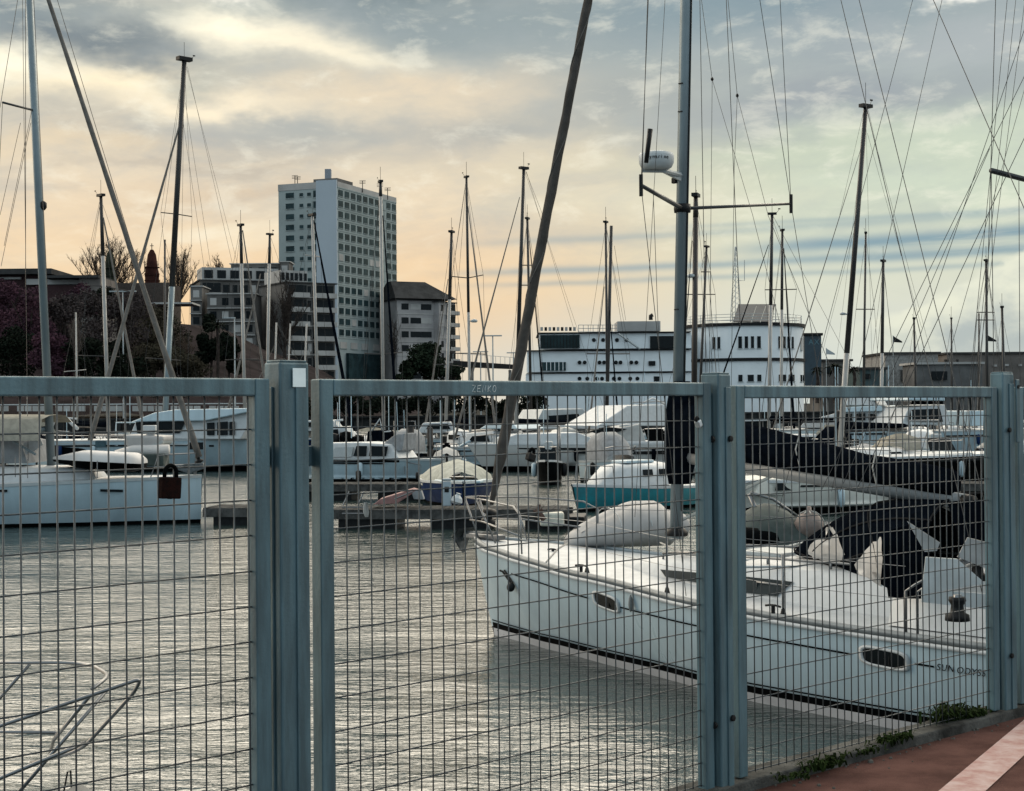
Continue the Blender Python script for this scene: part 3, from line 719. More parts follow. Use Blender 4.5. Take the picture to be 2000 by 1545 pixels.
for sgn in (1, -1):
    tops = [V((1.25, sgn*.74, 1.72))]
    for x in (2.75, 4.3, 6.0):
        b_ = V((x, sgn*(lerp(HB, x)-.05), deckz(x))); t_ = b_+V((0, 0, .61)); tops.append(t_)
        s_ = MB().tube([b_, t_], .0125, 6).build('stanchion', STEEL, MS, True)
        MB().lathe(b_, UZ, [(.035, 0), (.03, .02), (.018, .07)], 8).build('stanchion_base', DARK if sgn == SIDE else STEEL, s_, True)
    x = 7.42; b_ = V((x, sgn*(lerp(HB, x)-.06), deckz(x))); tops.append(b_+V((0, 0, .63)))
    for k, f in (('guard_wire', 1.0), ('guard_wire', .5)):
        q = MB()
        pts = [p-UZ*(.61*(1-f)) for p in tops]; q.tube(pts, .0035, 5); q.build(k, STEEL, MS)
    # gate and pushpit tubes beside the cockpit
    q = MB()
    for dx in (0, .12):
        q.tube([b_+V((dx, 0, 0)), b_+V((dx, 0, .40)), b_+V((dx+.08, -sgn*.02, .46)), V((8.62+dx*2, sgn*1.75, deckz(8.6)+1.12))], .0135, 7)
    q.build('gate_rail', STEEL, MS, True)
    q = MB(); q.tube([V((9.0, sgn*1.86, deckz(9))), V((9.0, sgn*1.86, deckz(9)+.62)), V((10.8, sgn*1.7, deckz(10.8)+.64)), V((10.9, sgn*.9, deckz(10.8)+.64))], .0125, 6)
    q.tube([V((10.7, sgn*1.7, deckz(10.7))), V((10.7, sgn*1.7, deckz(10.7)+.64))], .0125, 6); q.build('pushpit', STEEL, MS, True)
# winches, cleats, lines
wl_ = ml(G(1870, 1212, WATER+1.25))
for x, y in ((wl_.x, wl_.y), (7.6, SIDE*.85), (8.4, -SIDE*1.40)):
    z_ = 1.25 if y == wl_.y else lerp(FB, x)+.02+(.30 if abs(y) > 1 else .42)
    wn_ = MB().lathe(V((x, y, z_)), UZ, [(.105, 0), (.10, .05), (.06, .07), (.052, .13), (.075, .17), (.07, .20)], 16).build('winch', DARK, MS, True)
    MB().lathe(V((x, y, z_+.20)), UZ, [(.04, 0), (.035, .02)], 10).build('winch_socket', STEEL, wn_)
for px, py in ((1135, 1112), (1510, 1192), (1080, 1080)):
    p = ml(G(px, py, WATER+lerp(FB, 4 if px > 1300 else 2)+.05)); MB().tube([p+V((-.09, 0, .04)), p+V((-.03, 0, .05)), p+V((.03, 0, .05)), p+V((.09, 0, .04))], .011, 5).tube([p-UZ*.03, p+UZ*.05], .02, 6).build('cleat', DARK, MS)
for pts in (((1067, 1098), (1090, 1072), (1110, 1060)), ((1290, 1060), (1340, 1083), (1366, 1085)), ((1440, 1095), (1560, 1090), (1610, 1085)), ((1440, 1108), (1590, 1106)), ((1440, 1072), (1540, 1066), (1600, 1052))):
    MB().tube([ml(G(x, y, WATER+1.36)) for x, y in pts], .012, 5).build('line', ROPE if pts[0][0] < 1300 else GREY, MS)
# fender-shaped fairlead hanging on the side
a = on_hull(1235, 1172); MB().lathe(a+V((0, SIDE*.03, .06)), (0, 0, -1), [(.006, 0), (.02, .04), (.028, .11), (.018, .17), (.004, .19)], 10).build('line_bag', mat('grey line bag', (.14, .15, .15), .8), MS, True)
# sprayhood with clear windows
def shp(u, a):
    """point of the hood: u = 0 at its foot on the coachroof .. 1 at its open aft end, a = angle over the top from the near to the far side"""
    c_, s_ = math.cos(a), max(0, math.sin(a)); cc = math.copysign(abs(c_)**.6, c_)
    xf = 5.0+1.0*c_*c_; x = xf+u*(7.15-xf); w_ = .62+.58*u**.5
    z0 = 1.44-.12*c_*c_*(1-u)-.30*c_*c_*u; h_ = .02+.70*(1-(1-u)**2.4)
    return V((x, SIDE*w_*cc, z0+h_*s_**.6))
rows = [[shp(i/13, math.pi*j/20) for j in range(21)] for i in range(14)]
hood = MB().loft(rows).build('sprayhood', NAVY, MS, True)
for aa in (math.pi*.5, math.pi*.28, math.pi*.12): MB().tube([shp(i/12, aa)+V((0, SIDE*.006, .008)) for i in range(13)], .009, 5).build('seam', mat('grey piping', (.02, .02, .021), .9), hood)
for uu in (.02, .55, .99): MB().tube([shp(uu, math.pi*j/20)+V((-.006, SIDE*.004, .008)) for j in range(21)], .010, 5).build('seam', mat('grey piping', (.10, .10, .10), .8), hood)
def pane(pts, name='hood_window', off=.012):
    q = MB(); c_ = sum(pts, V((0, 0, 0)))/len(pts); vs = [p+((p-V((7.4, 0, p.z)))*.012)+V((-.012, SIDE*.014, .008)) for p in pts]
    q.add(vs, [tuple(range(len(vs)))]); return q.build(name, VINYL, hood)
fr = 6.52
def hw(px, py):                                                  # the hood where the photo shows this pixel
    o, d = ml(CAM), MI.to_3x3() @ ray(px, py); best = None
    for i in range(45):
        for j in range(33):
            p = shp(i/44, math.pi*.62*j/32); k_ = (p-o); e = (k_-d.normalized()*k_.dot(d.normalized())).length
            if best is None or e < best[0]: best = (e, p)
    return best[1]
def patch(quad, n=5):
    a_, b_, c_, d_ = quad; q = MB(); rows = []
    for i in range(n+1):
        t = i/n; l_ = (a_[0]+(d_[0]-a_[0])*t, a_[1]+(d_[1]-a_[1])*t); r_ = (b_[0]+(c_[0]-b_[0])*t, b_[1]+(c_[1]-b_[1])*t); row = []
        for j in range(n+1):
            s_ = j/n; p = hw(l_[0]+(r_[0]-l_[0])*s_, l_[1]+(r_[1]-l_[1])*s_); row.append(p+(ml(CAM)-p).normalized()*.022)
        rows.append(row)
    return q.loft(rows).build('hood_window', VINYL, hood, True)
patch(((1618, 1020), (1624, 1020), (1650, 1085), (1575, 1077))); patch(((1575, 1077), (1650, 1085), (1634, 1102), (1590, 1092)))
patch(((1705, 1062), (1722, 1050), (1722, 1148), (1668, 1102))); patch(((1668, 1102), (1722, 1100), (1718, 1148), (1690, 1148)))
# bimini over the cockpit on a steel hoop, half folded
bm = MB(); rows = []
for i in range(7):
    x = 8.35+1.9*i/6
    rows.append([V((x, SIDE*1.55*c_, lerp(FB, 8.5)+1.42+.26*(1-abs(c_)**2.2)+.05*math.sin(i*.9))) for c_ in (-1, -.75, -.4, 0, .4, .75, 1)])
bim = MB().loft(rows).build('bimini', NAVY, MS, True)
for x in (8.35, 9.3, 10.2):
    q = MB(); pts = [V((9.2, SIDE*1.62, lerp(FB, 9)+.25)), V(((x+9.2)/2, SIDE*1.62, lerp(FB, 9)+.9)), V((x, SIDE*1.57, lerp(FB, 9)+1.40))]+[V((x, SIDE*1.55*c_, lerp(FB, 8.5)+1.44+.26*(1-abs(c_)**2.2))) for c_ in (.9, .5, 0, -.5, -.9)]
    q.tube(pts, .0125, 6).build('bimini_hoop', STEEL, bim, True)
# canvas dodgers and folded vinyl flaps behind the hood
for quad, m_ in (((( 1772, 1018), (1836, 1060), (1830, 1076), (1806, 1078)), VINYL), (((1808, 1088), (1870, 1092), (1925, 1140), (1800, 1160)), mat('grey dodger', (.46, .48, .48), .7, 0, .1, 3)), (((1890, 1050), (1930, 1060), (1930, 1112), (1870, 1088)), VINYL), (((1800, 1150), (1925, 1160), (1925, 1190), (1800, 1176)), mat('grey dodger', (.46, .48, .48), .7, 0, .1, 3))):
    pts = [ml(P(x, y, 13.6+.0006*(x-1800))) for x, y in quad]; q = MB().prism(pts, (-.02, SIDE*-.03, 0)); q.build('side_curtain', m_, MS)
for quad in (((1720, 1040), (1810, 1015), (1812, 1170), (1735, 1168)), ((1850, 980), (1935, 975), (1935, 1050), (1880, 1070))):
    pts = [ml(P(x, y, 14.6-.0005*(x-1700))) for x, y in quad]; MB().prism(pts, (-.02, SIDE*-.03, 0)).build('canvas_panel', NAVY, MS)
# ------------------------------------------------------------ grey dinghy stowed upside down on the foredeck
dz_ = lerp(FB, 2)+.05
da = ml(G(1106, 1068, WATER+dz_)); db_ = ml(G(1300, 1062, WATER+dz_))
dw = MS.matrix_basis
DG = thing('inflatable_dinghy', 'grey inflatable dinghy lashed upside down on the white sailboat foredeck', 'dinghy', MS.location+MS.rotation_euler.to_matrix() @ da, 0)
ax_ = (MS.rotation_euler.to_matrix() @ (db_-da)); ax_.z = 0; LD = ax_.length; ax_.normalize(); sy = V((-ax_.y, ax_.x, 0))
rows = []
for i in range(17):
    t = i/16; x = LD*t; w_ = .12+.46*min(1, (t/.55))**.7*(1 if t < .8 else 1-.35*((t-.8)/.2)**2); h_ = .12+.44*min(1, t/.62)**.75*(1 if t < .86 else 1-.25*((t-.86)/.14)**2)
    rows.append([ax_*x+sy*w_*math.copysign(abs(math.cos(a))**.8, math.cos(a))+UZ*(h_*.48+h_*.52*math.sin(a)) for a in [2*math.pi*k/16 for k in range(16)]])
MB().loft(rows, True, True).build('tube', HYPA, DG, True)
q = MB(); rows = []
for i in range(12):
    t = .1+.86*i/11; x = LD*t; h_ = .12+.44*min(1, t/.62)**.75*(1 if t < .86 else 1-.25*((t-.86)/.14)**2)
    rows.append([ax_*x+sy*w_+UZ*(h_+d_) for w_, d_ in ((-.22, -.03), (-.1, .012), (0, .035), (.1, .012), (.22, -.03))])
q.loft(rows).build('bottom', HYPA, DG, True)
e = ax_*(LD+.06)
MB().lathe(e-sy*.42+UZ*.26, sy, [(.02, 0), (.14, .03), (.19, .12), (.2, .45), (.19, .72), (.14, .81), (.02, .84)], 14).build('rolled_tube', HYPA, DG, True)
for t in (.42, .72):
    pts = [ax_*LD*t+sy*.62*math.cos(a)+UZ*(.24+.27*math.sin(a)) for a in [math.pi*k/10-.2 for k in range(11)]]; MB().tube(pts, .008, 5).build('lashing', GREY, DG)
# ============================================================ other boats
def heading(root_loc, aft): return math.atan2(aft.y, aft.x)
def simple_hull(root, L, B, f0, f1, col, deckcol=GELD, rake=.35, boot=BLACK, bottom=BLACK, sail=True, bh=None):
    if sail:
        hb = [(0, .04), (.08*L, .2*B), (.2*L, .34*B), (.42*L, .48*B), (.65*L, .5*B), (.9*L, .44*B), (L, .38*B)]
        wb_ = [(0, 0), (.1*L, .09*B), (.3*L, .27*B), (.5*L, .4*B), (.75*L, .42*B), (L, .27*B)]
    else:
        hb = [(0, .05), (.1*L, .27*B), (.25*L, .41*B), (.5*L, .49*B), (.8*L, .5*B), (L, .48*B)]
        wb_ = [(0, 0), (.12*L, .10*B), (.3*L, .27*B), (.6*L, .42*B), (L, .44*B)]
    fb = [(0, f0), (.5*L, f0*.35+f1*.65), (L, f1)]
    sec = hull(root, L, hb, wb_, fb, rake, col, boot, bottom, 14, bh=bh or min(.1, f1*.15))
    deckm(root, sec, deckcol)
    q = MB()
    for sgn in (1, -1):
        q.loft([[V((s_[0][0], sgn*(s_[0][1]+a), s_[0][2]+b)) for a, b in ((.012, -.06), (.012, .02), (-.05, .02), (-.05, -.02))] for s_ in sec], True)
    q.build('gunwale', GELD if col is not GELW else GREY, root)
    return hb, fb
def cabin(root, x0, x1, w0, w1, z0, h, m, slf=.35, slb=.05, name='coachroof'):
    """low cabin with sloped front, narrower at the top"""
    secs = []
    for x, hh, w_ in ((x0, .02, w0), (x0+slf*.5, h*.55, w0+(w1-w0)*.2), (x0+slf, h*.93, w0+(w1-w0)*.4), ((x0+x1)/2, h, w1), (x1-slb, h*1.02, w1), (x1, h*.9, w1)):
        secs.append([V((x, y*w_, z0+hh*z)) for y, z in ((-1, 0), (-.92, .8), (-.7, 1.0), (0, 1.08), (.7, 1.0), (.92, .8), (1, 0))])
    return MB().loft(secs, False, True).build(name, m, root, True)
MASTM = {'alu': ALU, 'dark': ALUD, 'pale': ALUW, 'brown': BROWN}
def yacht(label, d, top, base, wpx, col, fore=None, dj=None, hullcol=GELW, B=2.9, spreaders=(), stays=(), furlr=.045, furl=SAILW, boom=None, cover=NAVY, radar=None, extras=True, mastlow=None, group='sailboats berthed across the marina', cabinh=.38, deckh=1.0, name='moored_sailboat', tall=None):
    """a sailboat set up from its mast: top and base are photo pixels, fore = two pixels of the furled forestay"""
    T = P(top[0], top[1], d); Bp = P(base[0], base[1], d); md = (Bp-T).normalized()
    zf = WATER+deckh+.3
    foot = T+md*((zf-T.z)/md.z)
    mh = (T-foot).length
    J = dj or min(4.2, max(1.6, .29*mh)); bow = None
    if fore:
        (xa, ya), (xb, yb) = fore
        zb = WATER+deckh+.45
        best = None
        for s in (-1, 1):
            for k in range(0, 60):
                db = d+s*J*k/59.
                yb_ = hor(xb)+(CAM.z-zb)*FPX/db; xx = xa+(xb-xa)*(yb_-ya)/(yb-ya); q = P(xx, yb_, db)
                e = abs(V((q.x-foot.x, q.y-foot.y, 0)).length-J)+(.0 if s < 0 else .02)
                if best is None or e < best[0]: best = (e, q)
        bow = best[1]
    else:
        bow = foot+V((-.25*J, -J, 0)); bow.z = WATER+deckh+.4
    aft = V((foot.x-bow.x, foot.y-bow.y, 0)); J = aft.length; aft.normalize(); L = max(5.5, J/.36)
    loc = V((bow.x, bow.y, WATER))+aft*.15
    root = thing(name, label, 'sailboat', loc, math.atan2(aft.y, aft.x), group)
    I = inv(root); ml_ = lambda q: I @ q
    simple_hull(root, L, min(B, L*.34), deckh*1.18, deckh*.92, hullcol)
    zd = deckh
    cabin(root, J*.62, L*.66, B*.16, B*.30, zd, cabinh, GELD)
    for sgn in (1, -1):
        MB().prism([V((L*a, sgn*B*b, zd+cabinh*c_)) for a, b, c_ in ((.34, .255, .35), (.60, .295, .35), (.58, .285, .68), (.36, .25, .66))], (0, sgn*.012, 0)).build('cabin_window', GLASS, root)
    m_ = MASTM[col]; r = wpx*d/FPX/2
    a, b = ml_(foot), ml_(T)
    if mastlow:                                                   # two mast colours, split at the given height
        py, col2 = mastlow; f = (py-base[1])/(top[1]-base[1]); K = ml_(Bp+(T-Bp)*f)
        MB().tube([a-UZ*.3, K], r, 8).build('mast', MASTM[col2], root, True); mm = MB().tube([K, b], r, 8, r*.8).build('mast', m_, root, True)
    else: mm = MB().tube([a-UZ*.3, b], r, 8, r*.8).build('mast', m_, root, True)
    def onm(py): f = (py-base[1])/(top[1]-base[1]); return ml_(Bp+(T-Bp)*f)
    if extras:
        q = MB().box(b+UZ*.02, (r*5, r*2.2, r*1.2)); q.tube([b, b+V((.0, 0, .9))], .012, 4).tube([b+V((r*2, 0, 0)), b+V((r*4, .1, .28))], .01, 4).box(b+V((r*4, .1, .3)), (.14, .02, .06))
        q.build('masthead_gear', DARK, mm)
    if fore:
        p0 = onm(fore[0][1]); p0 = ml_(P(fore[0][0], fore[0][1], d)); p1 = ml_(bow)
        n_ = 14; MB().tube([p0+(p1-p0)*i/n_ for i in range(n_+1)], [furlr*(.35+.8*i/n_)*(1+.05*math.sin(i*2.2)) for i in range(n_+1)], 7).build('furled_sail', furl, root, True)
    cps = [V((J*1.1, s*B*.43, zd)) for s in (1, -1)]
    for (py, xl, yl, xr, yr) in spreaders:
        c_ = onm(py); tl, tr_ = ml_(P(xl, yl, d)), ml_(P(xr, yr, d+.4))
        MB().tube([tl, c_, tr_], .022*max(1, d/60), 6).build('spreader', m_, root, True)
        for t_, cp in ((tl, cps[0]), (tr_, cps[1])): 
            cp = min(cps, key=lambda q: abs(q.y-t_.y)+abs(q.x-t_.x)*.01)
            MB().tube([b-UZ*.2, t_, cp], .0045*max(1, d/42), 4).build('shroud', RIG, root)
    for (xa, ya), (xb, yb) in stays:
        MB().tube([ml_(P(xa, ya, d)), ml_(P(xb, yb, d+.5))], .0048*max(1, d/42), 4).build('shroud', RIG, root)
    bk = V((L, 0, deckh)); MB().tube([b, bk], .005*max(1, d/45), 4).build('backstay', RIG, root)
    if not spreaders and extras:
        for cp in cps: MB().tube([b-UZ*.4, cp], .0045*max(1, d/45), 4).build('shroud', RIG, root)
    if boom is None or boom:
        bl = min(L*.36, mh*.34); g_ = a+UZ*.75; e_ = g_+V((bl, 0, .05))
        bo = MB().tube([g_, e_], .05, 8).build('boom', m_ if col != 'brown' else BROWN, root, True)
        rows = []
        for i in range(8):
            t = i/7; c_ = g_+(e_-g_)*t*.97; hh = .34*(1-.55*t); rows.append([c_+V((0, .12*math.cos(k)*(1+.15*math.sin(i*2)), .06+hh*(.5+.5*math.sin(k)))) for k in [2*math.pi*j/8 for j in range(8)]])
        MB().loft(rows, True, True).build('sail_cover', cover, bo, True)
    if radar:
        c_ = ml_(P(radar[0], radar[1], d)); R_ = radar[2]*d/FPX/2
        MB().lathe(c_-UZ*R_*.4, UZ, [(R_*.7, 0), (R_, R_*.3), (R_*.95, R_*.7), (R_*.3, R_*.95)], 12).tube([c_-UZ*R_*.2, onm(radar[1])], .03, 5).build('radar', GREY, root, True)
    # guard rails, hood and fenders
    hb_l = [(0, .04), (.08*L, .2*min(B, L*.34)), (.2*L, .34*min(B, L*.34)), (.42*L, .48*min(B, L*.34)), (.65*L, .5*min(B, L*.34)), (.9*L, .44*min(B, L*.34))]
    rq_ = random.Random(int(top[0]))
    q = MB()
    for s in (1, -1):
        tp = [V((L*t, s*lerp(hb_l, L*t)*.94, deckh*1.05+.58)) for t in (.1, .25, .4, .55, .7, .88)]; q.tube(tp, .012*max(1, d/50), 4)
        for v in tp: q.tube([v, v-UZ*.62], .014*max(1, d/50), 4)
    q.build('guard_rail', STEEL, root)
    if d < 96:
        MB().loft([[V((L*.60+.5*k_, y*B*.30, deckh+cabinh*.8+z*(.15 if k_ == 0 else .62))) for y, z in ((-1, 0), (-.9, .7), (0, 1), (.9, .7), (1, 0))] for k_ in (0, 1, 2)]).build('sprayhood', rq_.choice((NAVY, NAVY, BEIGE, GREY)), root, True)
        for t in (.4, .66): MB().lathe(V((L*t, -lerp(hb_l, L*t)-.12, deckh*.9)), (0, 0, -1), [(.02, 0), (.10, .05), (.11, .3), (.10, .52), (.02, .6)], 8).build('fender', rq_.choice((NAVY, GELW, DARK)), root, True)
    # pulpit
    q = MB()
    for s in (1, -1): q.tube([V((.9, s*.42, deckh*1.13)), V((.6, s*.36, deckh*1.15+.6)), V((-.05, 0, deckh*1.18+.62))], .014*max(1, d/45), 5)
    q.build('pulpit', STEEL, root)
    return root
# ------------------------------------------------------------ long white sailboat on the left
LB = thing('sailboat', 'long white sailboat with slit windows lying side on behind the left fence panel', 'sailboat', P(392, 1021, 41.9).xy.to_3d()+V((0, 0, WATER)), math.radians(180-1), None)
LI = inv(LB); lw = lambda px, py, d=41.9: LI @ P(px, py, d)
simple_hull(LB, 12.2, 3.8, 1.29, 1.05, GELW, GELD, .04, BLACK)
hbl = [(0, .04), (.976, .76), (2.44, 1.29), (5.1, 1.82)]
ls = 1 if (LI @ CAM).y > 0 else -1
def lside(px, py):
    o, d_ = LI @ CAM, LI.to_3x3() @ ray(px, py); y = 1.4
    for _ in range(40):
        t = (ls*y-o.y)/d_.y; p = o+d_*t; y = .5*y+.5*lerp([(0, .04), (.08*12.2, .2*3.8), (.2*12.2, .34*3.8), (.42*12.2, .48*3.8), (.65*12.2, .5*3.8)], p.x)
    return V((p.x, ls*(y+.012), p.z))
for x0_, x1_ in ((196, 240), (-40, 14)):
    a, b = lside(x0_, 958), lside(x1_, 959)
    MB().prism([a+UZ*.035, b+UZ*.035, b-UZ*.03, a-UZ*.03], (0, ls*-.03, 0)).build('hull_window', GLASS, LB)
cabin(LB, 2.6, 8.6, .5, 1.25, 1.17, .42, GELD)
lt, lbm = lw(57, 0), lw(100, 905); dl_ = (lt-lbm).normalized(); ltop = lbm+dl_*17.5
MB().tube([lbm-dl_*.2, ltop], .115, 12, .10).build('mast', ALU, LB, True)
for (ya, xl, yl, xr, yr) in ((216, 5, 200, 75, 222), (-260, -20, -275, 80, -250)):
    c_ = lbm+(lt-lbm)*((905-ya)/905.); q = MB().tube([lw(xl, yl, 40.6), c_, lw(xr, yr, 43.2)], .03, 6).build('spreader', mat('black spreader', (.018, .02, .022)), LB, True)
fr0, fr1 = lw(92, -8), lw(389, 893)
pf = [fr1+(fr0-fr1)*i/36*1.62 for i in range(37)]
MB().tube(pf, [(.078+.006*math.sin(i*2.1))*(1-.75*i/36)+.012 for i in range(37)], 8).build('furled_genoa', SAILW, LB, True)
MB().lathe(lw(390, 905), (fr0-fr1), [(.03, 0), (.12, .03), (.12, .08), (.06, .1), (.06, .22), (.03, .3)], 12).build('furling_drum', DARK, LB, True)
for (xa, ya), (xb, yb), r in (((112, 0), (300, 620), .008), ((36, -10), (0, 210), .008), ((5, 200), (-30, 900), .008), ((50, 0), (50, 560), .009), ((44, 0), (55, 900), .007), ((66, 0), (92, 560), .009), ((62, 215), (8, 480), .007), ((40, 240), (0, 420), .007), ((60, 240), (2, 520), .007), ((84, 390), (92, 560), .01)):
    k = 2.2 if ya <= 0 else 0
    a, b = lw(xa, ya, 41.2), lw(xb, yb, 41.2); a = a+(a-b)*k*.4; MB().tube([a, b], r, 4).build('shroud', RIG, LB)
MB().lathe(lw(84, 402), UZ, [(.05, -.12), (.10, -.05), (.10, .08), (.04, .13)], 10).build('mast_lamp', DARK, LB, True)
# beige bimini and spray hood over the aft deck, boom below it
q = MB(); rows = []
for i in range(6):
    p = lw(-60+150*i/5, 812, 41.0); rows.append([V((p.x, y*ls, p.z-h_)) for y, h_ in ((1.5, .66), (1.35, .1), (.7, .0), (0, -.03), (-.7, 0), (-1.3, .2))])
MB().loft(rows).build('sail_bag', BEIGE, LB, True)
MB().tube([lw(-80, 846, 41.5), lw(92, 838, 41.9)], .08, 8).build('boom', ALU, LB, True)
MB().prism([lw(x, y, 41.3) for x, y in ((-20, 850), (40, 862), (54, 905), (-20, 905))], (0, -ls*2.2, 0)).build('sprayhood', mat('grey canvas', (.20, .21, .22), .8, 0, .15, 4), LB)
MB().prism([lw(x, y, 41.2) for x, y in ((45, 866), (78, 855), (84, 868), (66, 882), (50, 888))], (0, -ls*.05, 0)).build('canvas_flap', VINYL, LB)
MB().tube([lw(12, 853, 41), lw(70, 888, 41)], .035, 6).build('boom_vang', ALU, LB)
for pxs in ((8, 930, 905), (30, 932, 906), (54, 934, 908), (190, 934, 912), (280, 930, 905)): MB().tube([lw(pxs[0], pxs[1], 40.4), lw(pxs[0], pxs[2]-12, 40.4)], .014, 5).build('stanchion', STEEL, LB)
q = MB()
for s in (1, -1): q.tube([V((1.2, s*.7, 1.24)), V((1.0, s*.62, 1.86)), V((.1, s*.15, 1.9)), V((.15, s*.1, 1.3))], .016, 5).tube([V((1.1, s*.66, 1.55)), V((.12, s*.12, 1.6))], .014, 5)
q.build('pulpit', STEEL, LB)
MB().prism([lw(x, y, 41.5) for x, y in ((340, 915), (362, 906), (398, 904), (402, 914), (372, 925))], (0, .12, 0)).build('anchor', mat('galvanised anchor', (.10, .11, .115)), LB, False, .01)
# tender on its foredeck: white tube, black underside
def tender(label, pts_px, d, r, mtop_, mbot, group=None):
    a = P(*pts_px[0], d); root = thing('tender', label, 'dinghy', a, 0, group); p = [P(x, y, d)-a for x, y in pts_px]
    n_ = 16; rows, rb = [], []
    ax = (p[-1]-p[0]); ax.z = 0; ax.normalize(); sy_ = V((-ax.y, ax.x, 0))
    for i in range(n_+1):
        t = i/n_; c_ = p[0]+(p[-1]-p[0])*t; k = min(1, .25+t*2.2)*(1 if t < .9 else 1-.5*((t-.9)/.1)); hh = r*k
        rows.append([c_+sy_*(.75*k*y)+UZ*(hh*z) for y, z in ((-1, .1), (-.95, .7), (-.7, 1.0), (0, 1.08), (.7, 1), (.95, .7), (1, .1))])
        rb.append([c_+sy_*(.72*k*y)+UZ*(hh*z-.01) for y, z in ((-1, .1), (-.7, -.62), (0, -.8), (.7, -.62), (1, .1))])
    MB().loft(rows, False, True).build('tube', mtop_, root, True); MB().loft(rb, False, True).build('underside', mbot, root, True)
    return root
tender('white inflatable tender with black underside lying along the left sailboat foredeck', ((107, 897), (282, 906)), 41.3, .27, mat('white hypalon', (.46, .45, .44), .6, 0, .05, 3), BLACK)
# grey tender with an outboard, hung above the foredeck
t2 = thing('tender', 'grey bow-up tender with a white outboard motor beside the left sailboat bow', 'dinghy', P(290, 905, 45), 0)
o2 = t2.location.copy(); gp = lambda x, y, d=45: P(x, y, d)-o2
hb_ = [gp(242, 849), gp(320, 852), gp(318, 866), gp(262, 885), gp(246, 872)]
MB().prism(hb_, (0, 1.5, 0)).build('cover', HYPA, t2, False, .08)
MB().prism([gp(247, 880), gp(318, 858), gp(318, 866), gp(290, 885), gp(250, 887)], (0, 1.4, 0)).build('underside', GREY, t2, False, .05)
MB().tube([gp(228, 890), gp(262, 880), gp(330, 879)], .17, 10).build('tube', mat('white hypalon', (.46, .45, .44)), t2, True)
MB().box(gp(294, 838, 45.3), (.36, .4, .22)).lathe(gp(294, 846, 45.3), (0, 0, -1), [(.16, 0), (.1, .1), (.05, .3)], 8).build('outboard', GELD, t2, False, .05)
MB().box(gp(282, 898), (1.3, .8, .36)).build('cradle', mat('dark green canvas', (.03, .045, .042), .8), t2, False, .04)
